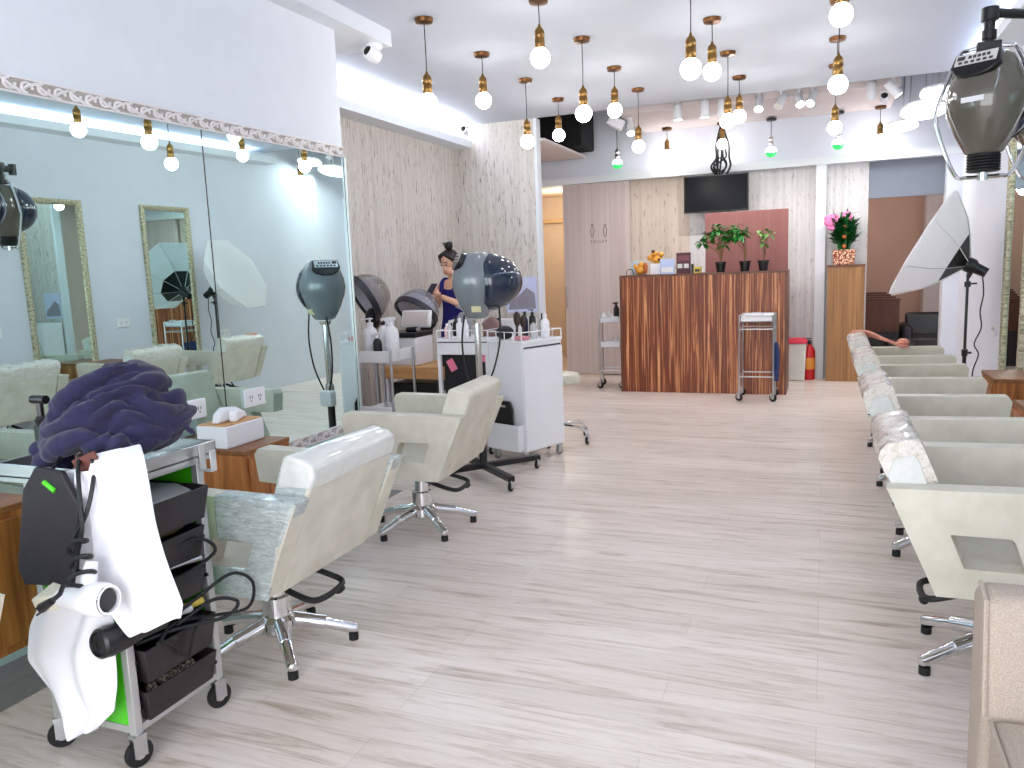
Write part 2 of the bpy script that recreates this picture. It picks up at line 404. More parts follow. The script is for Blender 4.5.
bm = new(); bx(bm, -3.9, -2.79, 7.85, 7.95, 0, CZ + 0.3)
struct('wall_end', bm, paper)
sbox('trim_2', -2.797, -2.765, 7.842, 7.955, 0.0, CZ - 0.001, white_paint)
# cove shelf of the niche, soffit above the mirror
sbox('trim_3', NX, -3.50, WE, 7.85, 2.645, 2.72, white_paint)
sbox('trim_4', -3.9, -2.575, -2.3, 4.605, 2.778, CZ - 0.0005, white_paint)
# right wall with its own cove
bm = new(); bx(bm, RX, RX + 0.22, -2.3, 8.80, 0, 3.4); bx(bm, 1.32, 1.44, 8.8, BY + 0.1, 0, 3.4); struct('wall_right', bm, lav_paint)
sbox('trim_5', 1.02, RX, -2.2, 7.85, 2.725, 2.80, white_paint)
# shopfront behind the camera: low wall and glass doors
bm = new(); bx(bm, -2.8, -2.5, -2.3, -2.2, 0, CZ); bx(bm, 1.0, 1.32, -2.3, -2.2, 0, CZ); bx(bm, -2.5, 1.0, -2.3, -2.2, 2.72, CZ)
struct('wall_front', bm, white_paint)
bm = new()
for x in (-2.5, -1.34, -0.17, 0.97): bx(bm, x, x + 0.04, -2.27, -2.23, 0, 2.72)
struct('window_1', bm, alu)
# rear zone: raised slot with plenum, rear ceiling, upper wall, beam
bm = new(); bx(bm, -4.2, 1.44, 7.70, BY + 0.1, 3.40, 3.46); bx(bm, -4.2, 1.32, 7.70, 7.849, CZ + 0.07, 3.40)
struct('ceiling_plenum', bm, grey_plenum)
sbox('ceiling_rear', -2.02, 0.62, 8.35, BY, 2.905, 2.97, pink_white)
sbox('wall_rear_left', -4.2, -4.1, 7.95, 13.0, 0, 3.4, pink_white)
bm = new(); bx(bm, -4.1, -2.72, 7.951, 9.48, 2.66, 2.69)
struct('trim_6', bm, pink_white)
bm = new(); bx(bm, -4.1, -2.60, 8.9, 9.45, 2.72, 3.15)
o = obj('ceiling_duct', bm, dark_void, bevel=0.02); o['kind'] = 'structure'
bm = new(); bx(bm, -4.1, 1.32, BY, BY + 0.1, 2.365, 3.4)
struct('wall_back_upper', bm, lav_paint)
sbox('trim_7', -4.1, 1.32, 9.49, BY, 2.365, 2.445, white_paint)
bm = new(); bx(bm, -2.62, -1.50, BY, BY + 0.1, 0, 2.365)
struct('wall_back', bm, paper_w)
sbox('wall_back_right', -1.50, 0.43, BY - 0.001, BY + 0.1, 0, 2.365, paper_b)
sbox('trim_8', -0.105, 0.0, 9.50, BY, 0, 2.365, white_paint)
sbox('trim_9', 1.165, 1.32, 9.50, BY + 0.1, 0, 2.365, lav_paint)
sbox('wall_header', 0.43, 1.165, 9.63, 9.70, 1.975, 2.365, bluegrey)
# corridor behind the sliding door
bm = new(); bx(bm, -4.2, -1.6, 11.4, 11.5, 0, 2.4); bx(bm, -1.7, -1.6, 9.7, 11.4, 0, 2.4)
bx(bm, -4.2, -1.6, 9.7, 11.5, 2.4, 2.45)
struct('wall_corridor', bm, cream_paint)
bm = new(); bx(bm, -3.62, -3.40, 11.30, 11.39, 0.0, 2.02); bx(bm, -4.09, -3.40, 11.30, 11.39, 2.02, 2.08)
struct('trim_10', bm, plain('amber_door_paint', srgb(212, 176, 128), 0.6))
# room behind the opening at the right
bm = new(); bx(bm, -0.6, 2.6, 12.6, 12.7, 0, 2.6); bx(bm, -0.6, -0.5, 9.7, 12.7, 0, 2.6); bx(bm, -0.6, 2.6, 9.7, 12.7, 2.55, 2.6)
bx(bm, 2.5, 2.6, 9.7, 12.7, 0, 2.55)
struct('wall_back_room', bm, brown_paint)
sbox('trim_11', 1.28, 1.62, 12.3, 12.6, 0, 2.5, plain('grey_pilaster', srgb(176, 172, 176), 0.8))
sbox('wall_outer', -5.5, -4.2, 14.9, 15.0, 0, 1.0, grey_plenum)

# ornamental strips above and below the mirror
def ornament(name, z0, z1, y0, y1):
    bm = new(); h = z1 - z0; zc = (z0 + z1) / 2
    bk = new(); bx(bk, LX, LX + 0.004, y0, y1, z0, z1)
    bx(bm, LX, LX + 0.013, y0, y1, z0, z0 + 0.007); bx(bm, LX, LX + 0.013, y0, y1, z1 - 0.007, z1)
    n = int((y1 - y0) / 0.066)
    for i in range(n):
        c = y0 + (i + 0.5) * (y1 - y0) / n; s = 1 if i % 2 else -1
        pts = []
        for k in range(11):
            a = PI * 1.55 * k / 10
            rr = 0.026 * (1 - 0.045 * k)
            pts.append((LX + 0.009, c - 0.012 + rr * math.cos(a) * 1.0, zc + s * rr * math.sin(a) * 0.95 - s * 0.006))
        tube(bm, pts, 0.006, 6)
        tube(bm, [(LX + 0.008, c - 0.037, zc - s * 0.018), (LX + 0.01, c - 0.01, zc + s * 0.002), (LX + 0.008, c + 0.03, zc + s * 0.018)], 0.0062, 6)
    o = obj(name, bm, plain(name + '_paint', srgb(236, 232, 232), 0.55), smooth=True)
    obj('backing', bk, plain(name + '_gap', srgb(186, 178, 172), 0.8), o); return o  # backing coloured darker grey to paint in the shade of the ornament's grooves
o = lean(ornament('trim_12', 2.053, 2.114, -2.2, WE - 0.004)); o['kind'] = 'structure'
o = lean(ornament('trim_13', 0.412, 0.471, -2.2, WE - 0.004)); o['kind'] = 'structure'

# wall mirror panels on the left wall
def mirror_panel(y0, y1, label):
    t = lean(thing('mirror_panel', label, 'mirror', (LX, (y0 + y1) / 2, 0.471), 0, 'frameless mirror panels on the left wall'))
    h = (y1 - y0) / 2
    boxobj('glass', 0.001, 0.007, -h, h, 0.0, 1.581, mir, t)
    bm = new(); bx(bm, 0.0, 0.009, h, h + 0.004, 0, 1.581); obj('seam', bm, black_plas, t)
    return t
mirror_panel(3.01, WE - 0.008, 'tall frameless wall mirror panel nearest the bark wallpapered niche')
mirror_panel(0.62, 3.004, 'wide frameless wall mirror panel behind the drawer trolley')
boxobj_ = new(); bx(boxobj_, LX + 0.001, LX + 0.02, WE - 0.007, WE + 0.002, 0.471, 2.053)
o = lean(obj('trim_14', boxobj_, alu)); o['kind'] = 'structure'

# sliding door with its sign
t = thing('sliding_door', 'pale grey wood sliding toilet door with two figure outlines', 'door', (-2.62, 9.52, 0.0))
boxobj('door_panel', -0.42, 0.42, 0.0, 0.045, 0.015, 2.36, doorwood, t)
bm = new(); bx(bm, -0.405, -0.39, -0.02, 0.0, 0.85, 1.12); obj('handle', bm, steel, t, 0.003)
bm = new()
for cx_, woman in ((-0.05, True), (0.112, False)):
    zc = 1.775
    dia = [(0, 0.135), (0.035, 0.03), (0.012, -0.06), (0.012, -0.115), (-0.012, -0.115), (-0.012, -0.06), (-0.035, 0.03)] if woman else [(-0.02, 0.10), (0.02, 0.10), (0.032, 0.02), (0.018, -0.06), (0.012, -0.125), (-0.012, -0.125), (-0.018, -0.06), (-0.032, 0.02)]
    tube(bm, [(cx_ + p[0] * 0.75, -0.002, zc + p[1] * 0.52) for p in dia], 0.0035, 5, closed=True)
    tube(bm, [(cx_ + 0.014 * math.cos(a), -0.002, zc + 0.086 * (1 if woman else 0.86) + 0.014 * math.sin(a)) for a in [2 * PI * k / 10 for k in range(10)]], 0.003, 5, closed=True)
obj('figure_outlines', bm, ink, t)
def text_obj(name, body, size, mat, parent, loc, rotx=90, rotz=0, extrude=0.001):
    cu = bpy.data.curves.new(name, 'FONT'); cu.body = body; cu.size = size; cu.extrude = extrude; cu.align_x = 'CENTER'; cu.align_y = 'CENTER'
    tmp = bpy.data.objects.new(name, cu); C.objects.link(tmp)
    dg = bpy.context.evaluated_depsgraph_get()
    me = bpy.data.meshes.new_from_object(tmp.evaluated_get(dg)); bpy.data.objects.remove(tmp)
    o = bpy.data.objects.new(name, me); C.objects.link(o); me.materials.clear(); me.materials.append(mat)
    o.parent = parent; o.location = loc; o.rotation_euler = (math.radians(rotx), 0, math.radians(rotz)); return o
text_obj('lettering', 'T O I L E T', 0.046, ink, t, (0.03, -0.002, 1.655))

# framed mirrors on the right wall
def wall_mirror(y, label):
    t = thing('framed_wall_mirror', label, 'mirror', (RX, y, 0.45), 0, 'champagne framed mirrors on the right wall')
    w_, h_ = 0.31, 1.70
    boxobj('glass', -0.012, -0.008, -w_ + 0.05, w_ - 0.05, 0.05, h_ - 0.05, mir, t)
    bm = new()
    prof = [(0, 0), (-0.03, 0.0), (-0.036, 0.02), (-0.026, 0.045), (-0.008, 0.055)]
    cor = [(-w_, 0), (w_, 0), (w_, h_), (-w_, h_)]
    rings = []
    for (yy, zz) in cor:
        sy = 1 if yy < 0 else -1; sz = 1 if zz == 0 else -1
        rings.append([bm.verts.new((p[0] - 0.001, yy + sy * p[1], zz + sz * p[1])) for p in prof])
    for i in range(4):
        A, B = rings[i], rings[(i + 1) % 4]
        for k in range(len(prof) - 1): bm.faces.new((A[k], A[k + 1], B[k + 1], B[k]))
    obj('frame', bm, champagne, t, smooth=False)
    return t
wall_mirror(6.27, 'champagne framed mirror on right wall nearest the softbox')
wall_mirror(4.99, 'champagne framed mirror on right wall, second from the back')
wall_mirror(3.71, 'champagne framed mirror on right wall, third from the back')

# ------------------------------------------------------------------ salon chairs
def make_chair(name, label, loc, rz, wrapmode=0, group='cream salon chairs along the two walls'):
    t = thing(name, label, 'chair', loc, rz, group)
    Wb, Wa, Wi = 0.252, 0.332, 0.256
    # back rest: slanted slab with thick rounded top
    back = [(-0.236, 0.335), (-0.392, 0.735), (-0.390, 0.760), (-0.370, 0.778), (-0.305, 0.796), (-0.284, 0.788), (-0.274, 0.765), (-0.160, 0.45), (-0.13, 0.36)]
    bm = new(); prism(bm, back, -Wb, Wb); obj('backrest', bm, vinyl, t, 0.014, 3)
    bm = new(); tube(bm, [(-0.345, -Wb - 0.001, 0.618), (-0.345, Wb + 0.001, 0.618)], 0.0035, 6); 
    obj('seam_piping', bm, vinyl, t)
    # seat
    seat = [(-0.17, 0.335), (0.16, 0.335), (0.185, 0.35), (0.19, 0.39), (0.17, 0.415), (-0.17, 0.425)]
    bm = new(); prism(bm, seat, -Wb + 0.004, Wb - 0.004); obj('seat', bm, vinyl, t, 0.02, 3)
    outer = [(-0.378, 0.668), (0.245, 0.680), (0.262, 0.655), (0.248, 0.545), (0.050, 0.535), (0.135, 0.350), (-0.238, 0.348)]
    inner = [(-0.207, 0.540), (-0.100, 0.540), (-0.075, 0.540), (-0.054, 0.540), (-0.044, 0.530), (-0.012, 0.440), (-0.168, 0.440)]
    for s in (-1, 1):
        bm = new(); ringprism(bm, outer, inner, s * Wi, s * Wa); obj('armrest', bm, vinyl, t, 0.02, 4)
    # pedestal
    bm = new(); lathe(bm, [(0.10, 0.325), (0.10, 0.334)], 20); lathe(bm, [(0.052, 0.085), (0.052, 0.20), (0.036, 0.205), (0.036, 0.33)], 24); obj('column', bm, chrome, t)
    bm = new(); lathe(bm, [(0.058, 0.06), (0.072, 0.075), (0.072, 0.115), (0.054, 0.13)], 24); obj('hub', bm, chrome, t)
    for k in range(5):
        a = 2 * PI * k / 5 + math.radians(65)
        d = Vector((math.cos(a), math.sin(a), 0))
        bm = new(); tube(bm, [d * 0.05 + Vector((0, 0, 0.105)), d * 0.17 + Vector((0, 0, 0.078)), d * 0.172 + Vector((0, 0, 0.078)), d * 0.27 + Vector((0, 0, 0.046)), d * 0.285 + Vector((0, 0, 0.043)), d * 0.292 + Vector((0, 0, 0.041))], [0.027, 0.025, 0.021, 0.021, 0.017, 0.006], 12)
        sp = obj('spoke', bm, chrome, t)
        bm = new(); lathe(bm, [(0.018, 0.0), (0.018, 0.026)], 12, (d.x * 0.27, d.y * 0.27, 0)); obj('foot', bm, black_rub, sp)
    # pump lever: black loop towards the rear
    bm = new(); tube(bm, smooth_path([(-0.02, -0.08, 0.30), (-0.16, -0.10, 0.262), (-0.235, -0.085, 0.24), (-0.235, 0.06, 0.235), (-0.16, 0.08, 0.25), (-0.02, 0.06, 0.29)], 5), 0.011, 8)
    ball(bm, (-0.238, -0.06, 0.225), (0.016, 0.03, 0.014), 10, 6)
    obj('pump_lever', bm, black_rub, t)
    if wrapmode == 1:      # plastic over the near arm and the end of the back
        for s, x1 in ((1, -0.06), (-1, -0.15)):
            bm = new(); o2 = [(-0.383, 0.673), (x1, 0.679), (x1, 0.530), (-0.310, 0.525)]
            prism(bm, o2, s * (Wi - 0.004), s * (Wa + 0.005)); obj('arm_wrap', bm, wrap, t, 0.014, 3, label='crinkled silvery plastic wrap over the armrest')
        bm = new(); b2 = [(-0.376, 0.690), (-0.397, 0.735), (-0.393, 0.769), (-0.370, 0.785), (-0.304, 0.803), (-0.280, 0.793), (-0.269, 0.765), (-0.244, 0.690)]
        prism(bm, b2, -Wb - 0.004, Wb + 0.004); obj('back_wrap', bm, film, t, 0.014, 3, label='clear whitish film over the top of the backrest')
        bm = new(); b3 = [(-0.30, 0.53), (-0.380, 0.74), (-0.30, 0.79), (-0.272, 0.765), (-0.19, 0.53)]
        prism(bm, b3, Wb - 0.002, Wb + 0.003); obj('end_wrap', bm, wrap, t, 0.002)
        bm = new(); b4 = [(-0.205, 0.535), (-0.30, 0.535), (-0.243, 0.345), (-0.03, 0.345), (-0.02, 0.441), (-0.168, 0.441)]
        prism(bm, b4, Wa - 0.01, Wa + 0.003); obj('side_wrap', bm, wrap, t, 0.002)
    if wrapmode == 2:      # wrinkled clear plastic bag over the back
        rng = random.Random(int(loc[1] * 1000))
        bm = new(); b2 = [(-0.372, 0.675), (-0.397, 0.737), (-0.394, 0.765), (-0.372, 0.785), (-0.304, 0.803), (-0.280, 0.793), (-0.268, 0.765), (-0.238, 0.675)]
        n = 16; rings = []
        for j in range(n + 1):
            y = -(Wb + 0.006) + 2 * (Wb + 0.006) * j / n
            rings.append([bm.verts.new((p[0] * 1.0 + rng.uniform(-.0035, .0035), y, p[1] + rng.uniform(-.003, .005))) for p in b2])
        for j in range(n):
            for k in range(len(b2) - 1): bm.faces.new((rings[j][k], rings[j][k + 1], rings[j + 1][k + 1], rings[j + 1][k]))
            bm.faces.new((rings[j][-1], rings[j][0], rings[j + 1][0], rings[j + 1][-1]))
        bm.faces.new(rings[0]); bm.faces.new(rings[-1][::-1])
        obj('back_wrap', bm, wrap2, t, label='wrinkled clear plastic bag over the backrest')
        bm = new(); b3 = [(-0.325, 0.56), (-0.372, 0.69), (-0.352, 0.745), (-0.30, 0.755), (-0.285, 0.735), (-0.225, 0.56)]
        prism(bm, b3, -Wb - 0.012, -Wb + 0.002); obj('end_tape', bm, film, t, 0.003, label='pale film taped over the end of the backrest')
    return t
make_chair('salon_chair', 'large cream salon chair with silvery plastic wrapped arm beside the drawer trolley', (-1.86, 2.225, 0), PI, 1)
make_chair('salon_chair', 'unwrapped cream salon chair in front of the grey standing hood dryer', (-1.985, 3.60, 0), PI + math.radians(4), 0)
make_chair('salon_chair', 'cream salon chair cut off by the left edge of the photo', (-2.09, 0.81, 0), PI, 0)
RYS = (2.83, 3.93, 5.12, 6.18)
RL = ('cream salon chair in the right row nearest the linen sofa, its pump lever in view',
      'second cream salon chair from the linen sofa in the right row',
      'third cream salon chair from the linen sofa, beside the oak boxes',
      'farthest salon chair of the right row, with a salmon strap on it')
for y, lb in zip(RYS, RL):
    make_chair('salon_chair', lb, (0.56, y, 0), 0, 2)
# strap hung over the farthest chair
bm = new()
for k in range(4):
    tube(bm, smooth_path([(0.20, 6.38 - 0.02 * k, 0.80), (0.30, 6.34 + 0.02 * k, 0.80 - 0.01 * k), (0.42, 6.30 - 0.01 * k, 0.745), (0.52, 6.36 - 0.03 * k, 0.70), (0.57, 6.42 - 0.03 * k, 0.69)], 5), 0.011, 6)
ball(bm, (0.545, 6.40, 0.715), (0.045, 0.06, 0.03), 10, 6)
tag(obj('strap', bm, salmon), 'twisted salmon pink strap slung from the backrest to the arm of the farthest right chair', 'strap')

# linen sofa at the right foreground, facing the camera
t = thing('linen_sofa', 'beige linen sofa in the bottom right corner', 'sofa', (0.312, 1.73, 0))
bm = new(); prism(bm, [(0.0, 0.20), (-0.02, 0.40), (0.015, 0.655), (0.085, 0.668), (0.145, 0.64), (0.135, 0.12), (0.0, 0.12)], 0.0, 0.89, 'x'); obj('backrest', bm, linen, t, 0.025, 4)
bm = new(); prism(bm, [(-0.62, 0.26), (-0.64, 0.38), (-0.60, 0.425), (-0.02, 0.425), (-0.018, 0.24)], 0.012, 0.88, 'x'); obj('seat_cushion', bm, linen, t, 0.025, 4)
bm = new(); bx(bm, 0.02, 0.87, -0.60, 0.10, 0.07, 0.245); obj('base', bm, linen, t, 0.015)
bm = new(); tube(bm, [(0.012, -0.6, 0.418), (0.012, -0.03, 0.418)], 0.005, 6); tube(bm, [(0.004, -0.015, 0.42), (0.004, 0.02, 0.652), (0.004, 0.085, 0.665)], 0.005, 6); obj('piping', bm, linen, t)
for sx in (0.08, 0.82):
    for sy in (-0.54, 0.06):
        bm = new(); lathe(bm, [(0.018, 0), (0.026, 0.08)], 12, (sx, sy, 0)); obj('leg', bm, black_plas, t)

# oak wall boxes
def oak_box(x0, x1, y0, y1, z0, z1, label, side=1):
    t = thing('oak_wall_box', label, 'cabinet', ((x0 + x1) / 2, (y0 + y1) / 2, z0), 0, 'oak boxes along the walls')
    hx, hy, h = (x1 - x0) / 2, (y1 - y0) / 2, z1 - z0
    boxobj('body', -hx, hx, -hy, hy, 0, h - 0.022, oakbox, t, 0.003)
    boxobj('top_board', -hx - 0.003, hx + 0.003, -hy - 0.003, hy + 0.003, h - 0.022, h, oaktop, t, 0.003)
    fx = hx if side > 0 else -hx
    bm = new(); a, b = sorted((fx, fx + side * 0.012)); bx(bm, a, b, -hy + 0.02, hy - 0.02, 0.03, h - 0.04); obj('drawer', bm, oakbox, t, 0.003)
    bm = new(); tube(bm, [(fx + side * 0.014, -0.05, h * 0.62), (fx + side * 0.03, -0.05, h * 0.62), (fx + side * 0.03, 0.05, h * 0.62), (fx + side * 0.014, 0.05, h * 0.62)], 0.004, 6)
    return t, bm
for args in ((-2.728, -2.33, 2.66, 2.97, 0.22, 0.615, 'oak box on the left wall holding the white tissue box', 1),
             (-2.756, -2.36, 1.38, 1.72, 0.215, 0.685, 'oak box on the left wall behind the drawer trolley', 1),
             (0.90, RX, 5.06, 5.45, 0.25, 0.640, 'oak box on the right wall nearest the softbox stand', -1),
             (0.91, RX, 4.22, 4.61, 0.25, 0.598, 'oak box on the right wall at the edge of the photo', -1)):
    t, hb = oak_box(*args); hb.free()
    pass

# wall sockets on the mirror side and right wall
def socket(loc, side, label):
    t = thing('wall_socket', label, 'socket', loc, 0 if side > 0 else PI, 'white wall sockets')
    if side > 0: lean(t)
    bm = new(); bx(bm, 0, 0.012, -0.075, 0.075, -0.045, 0.045); obj('plate', bm, white_plas, t, 0.004)
    bm = new()
    for yy in (-0.032, 0.032):
        bx(bm, 0.0121, 0.0135, yy - 0.009, yy - 0.006, -0.004, 0.012); bx(bm, 0.0121, 0.0135, yy + 0.006, yy + 0.009, -0.004, 0.012)
        bx(bm, 0.0121, 0.0135, yy - 0.003, yy + 0.003, -0.018, -0.011)
    obj('slots', bm, ink, t)
socket((LX + 0.008, 2.79, 0.765), 1, 'white double socket on the mirror to the left of the tissue box')
socket((LX + 0.008, 3.20, 0.758), 1, 'white double socket on the mirror to the right of the tissue box')
socket((LX + 0.008, 1.70, 0.78), 1, 'white double socket on the mirror left of the navy cloth')
socket((RX, 5.63, 0.98), -1, 'white socket on the right wall between the framed mirrors')
socket((RX, 6.95, 0.76), -1, 'white socket on the right wall beside the framed mirror, near the softbox')
socket((RX, 4.35, 0.98), -1, 'white socket on the right wall above the oak boxes')

# ------------------------------------------------------------------ pendants
SOCK = dict(brass=(brass, brass_dark), chrome=(chrome, black_plas))
def pendant(x, y, ztop, zb, label, kind='brass', group=None):
    """zb: height of the bulb centre"""
    t = thing('pendant_lamp', label, 'pendant lamp', (x, y, zb), 0, 'pendant lamps under the ceiling')
    sm, cm = SOCK[kind]; zt = ztop - zb
    bm = new(); lathe(bm, [(0.0, zt - 0.034), (0.02, zt - 0.032), (0.052, zt - 0.026), (0.058, zt - 0.004), (0.056, zt - 0.0005)], 24); obj('canopy', bm, cm, t)
    bm = new(); tube(bm, [(0, 0, zt - 0.03), (0.0015, 0, zt * 0.6), (0, 0, 0.175)], 0.0032 if kind == 'brass' else 0.0042, 6); obj('cord', bm, black_cord, t)
    bm = new(); lathe(bm, [(0.006, 0.185), (0.010, 0.170), (0.022, 0.158), (0.028, 0.146), (0.029, 0.112), (0.027, 0.109), (0.029, 0.106), (0.029, 0.052), (0.024, 0.045), (0.0, 0.045)], 20); obj('socket', bm, sm, t)
    bm = new()
    R = 0.056 if kind == 'brass' else 0.062
    pr = [(0.0, -R)] + [(R * math.cos(math.radians(a)), R * math.sin(math.radians(a))) for a in range(-75, 50, 14)] + [(0.026, 0.052), (0.022, 0.06)]
    lathe(bm, pr, 24); obj('bulb', bm, bulb_m if kind == 'brass' else greenbulb, t)
    return t
GX = (-2.28, -1.545, -0.69, 0.055); GY = (4.49, 5.36, 6.24, 7.08)
rown = ('front', 'second', 'third', 'back'); coln = ('leftmost', 'second from left', 'third from left', 'rightmost')
for j, y in enumerate(GY):
    for i, x in enumerate(GX):
        lowz = (i + j) % 2 == 0
        pendant(x, y, CZ, 2.385 if lowz else 2.552, '%s lamp of the %s row of brass pendants, on a %s cord' % (coln[i], rown[j], 'long' if lowz else 'short'))
for x, zt, zb, lb in ((-1.72, 2.90, 2.60, 'brass pendant near the back wall, left of the television cables'),
                      (-1.10, 2.90, 2.665, 'brass pendant near the back wall, just above the television'),
                      (0.515, 2.90, 2.56, 'brass pendant near the back wall above the potted plant with pink bow')):
    pendant(x, 9.40, zt, zb, lb)
for x, zt, zb, lb in ((-2.31, 3.40, 2.55, 'green printed bulb on black cord above the sliding toilet door'),
                      (-0.575, 2.89, 2.535, 'green printed bulb on black cord to the right of the television'),
                      (0.108, 2.89, 2.554, 'green printed bulb on black cord above the white post at the back')):
    pendant(x, 9.40, zt, zb, lb, 'chrome')

# track spots
bm = new(); bx(bm, -1.95, 1.1, 8.27, 8.31, 2.985, 3.015); tag(obj('track_rail', bm, white_plas), 'white ceiling track carrying the spotlights in the raised slot', 'lighting track')
bm = new(); tube(bm, [(-1.9, 8.29, 3.39), (-1.9, 8.29, 3.01)], 0.006, 6); bmesh.ops.transform(bm, matrix=Matrix(), verts=[])
tube(bm, [(0.9, 8.29, 3.39), (0.9, 8.29, 3.01)], 0.006, 6); oo = obj('drop_rod', bm, steel, bpy.data.objects['track_rail'])
def spot(x, y, z, tilt, az, lit, label):
    t = thing('track_spotlight', label, 'spotlight', (x, y, z), az, 'white spotlights on the ceiling track')
    bm = new(); bx(bm, -0.03, 0.03, -0.018, 0.018, 0.10, 2.985 - z + 0.002); tube(bm, [(0, 0, 0.12), (0, 0, 0.02)], 0.012, 8); obj('bracket', bm, white_plas, t)
    M = rot('X', tilt)
    bm = new(); lathe(bm, [(0.036, -0.075), (0.042, -0.075), (0.042, 0.07), (0.034, 0.082), (0.0, 0.082)], 20, M=M); obj('body', bm, white_plas, t)
    bm = new(); lathe(bm, [(0.0, -0.0755), (0.036, -0.0755), (0.036, -0.077), (0.0, -0.0775)], 20, M=M); obj('lens', bm, spot_m if lit else logo_w, t)
    if lit:
        l = bpy.data.lights.new('spot_beam', 'SPOT'); l.energy = 11; l.spot_size = math.radians(115); l.spot_blend = 0.8; l.shadow_soft_size = 0.04; l.color = (1, 0.95, 0.93)
        lo = bpy.data.objects.new('spot_beam', l); C.objects.link(lo); lo.location = (x, y + 0.02, z - 0.12); lo.rotation_euler = Vector((0, 0.45, -1)).to_track_quat('-Z', 'Y').to_euler()
    return t
SP = [(-1.405, 5, 0, 1, 'first white track spotlight from the left, pointing straight down'), (-1.138, 12, 0, 1, 'second white track spotlight from the left'),
      (-0.973, 16, 20, 0, 'third white track spotlight from the left, behind the pendants'), (-0.623, -35, 0, 1, 'white track spotlight glaring towards the camera just right of the television cables'),
      (-0.421, 40, 150, 0, 'unlit white track spotlight tilted sideways in the middle of the track'), (-0.257, -38, 20, 1, 'left one of two bright spotlights side by side at mid track'),
      (-0.141, -38, -20, 1, 'right one of two bright spotlights side by side at mid track'), (0.369, 8, 0, 0, 'unlit white track spotlight hanging upright beside the black domed camera'),
      (0.553, 42, -70, 1, 'rightmost white track spotlight, tilted sideways')]
for x, ti, az, lit, lb in SP: spot(x, 8.29, 2.86, ti, math.radians(az), lit, lb)
spot(-1.95, 8.55, 2.80, -30, 0.3, 1, 'lit white spotlight at the left end, next to the boxy projector light')
t = thing('floodlight', 'boxy white floodlight tilted under the slot at the left end', 'floodlight', (-2.10, 8.5, 2.86), 0.3)
bm = new(); bx(bm, -0.09, 0.09, -0.06, 0.06, -0.05, 0.05, rot('Y', 28)); obj('housing', bm, white_plas, t, 0.012)
bm = new(); tube(bm, [(0, 0, 0.03), (0, 0, 0.54)], 0.01, 6); obj('bracket', bm, steel, t)
for x, y, z, r, tl, lb in ((0.86, 8.75, 2.72, 0.21, -14, 'large lit disc lamp on rods at the right end of the slot'), (0.70, 9.1, 2.645, 0.15, -12, 'small lit disc lamp hanging low near the right end of the beam'),
                   (0.93, 8.35, 2.80, 0.15, -14, 'small lit disc lamp nearest the right wall')):
    t = thing('disc_lamp', lb, 'disc lamp', (x, y, z), 0, 'lit disc lamps on rods')
    M = rot('X', tl)
    bm = new(); lathe(bm, [(r, -0.012), (r, 0.012), (r * 0.5, 0.02), (0.03, 0.05), (0, 0.05)], 28, M=M); obj('housing', bm, white_plas, t)
    bm = new(); lathe(bm, [(0, -0.018), (r * 0.98, -0.013), (r * 0.98, -0.011), (0, -0.011)], 28, M=M); obj('diffuser', bm, disc_m, t)
    bm = new(); tube(bm, [(0, 0, 0.04), (0.02, 0, 3.40 - z)], 0.009, 6); tube(bm, [(0.05, 0, 0.02), (0.09, 0.03, 3.40 - z)], 0.005, 6); obj('rod', bm, steel, t)
# surveillance cameras
def cctv(loc, az, label, dome=white_plas):
    t = thing('security_camera', label, 'security camera', loc, az)
    bm = new(); lathe(bm, [(0.0, 0.0), (0.05, 0.0), (0.052, -0.02), (0.042, -0.035), (0.0, -0.037)], 20); obj('mount', bm, dome, t)
    M = T(0, -0.012, -0.062) @ rot('X', 68)
    bm = new(); lathe(bm, [(0.0, -0.045), (0.036, -0.045), (0.044, -0.02), (0.045, 0.03), (0.04, 0.05), (0.036, 0.052), (0.034, 0.046), (0, 0.046)], 20, M=M); obj('body', bm, dome, t)
    bm = new(); lathe(bm, [(0, 0.047), (0.031, 0.047), (0.024, 0.054), (0, 0.056)], 20, M=M); obj('lens', bm, lens_blk, t)
p = at(374, 47, 4.50)
cctv((p.x, 4.50, 2.777), math.radians(-20), 'white turret security camera under the white soffit above the mirror')
cctv((0.50, 8.62, 2.904), 0, 'black and white security camera on the rear ceiling by the track spots', white_plas)
t = thing('bullet_camera', 'white bullet security camera at the end of the niche cove', 'security camera', (-3.46, 7.62, 2.72), 0)
M = T(0.0, -0.03, 0.06) @ rot('Z', 15) @ rot('X', 80)
bm = new(); lathe(bm, [(0, -0.10), (0.034, -0.10), (0.038, 0.04), (0.036, 0.06), (0.03, 0.062), (0, 0.055)], 18, M=M); bx(bm, -0.04, 0.04, -0.13, 0.06, 0.092, 0.1); obj('body', bm, white_plas, t)
bm = new(); lathe(bm, [(0, 0.057), (0.028, 0.058), (0.02, 0.066), (0, 0.068)], 18, M=M); obj('lens', bm, lens_blk, t)
bm = new(); tube(bm, [(0, 0.02, 0.0), (0, 0.02, 0.05)], 0.014, 8); obj('bracket', bm, white_plas, t)

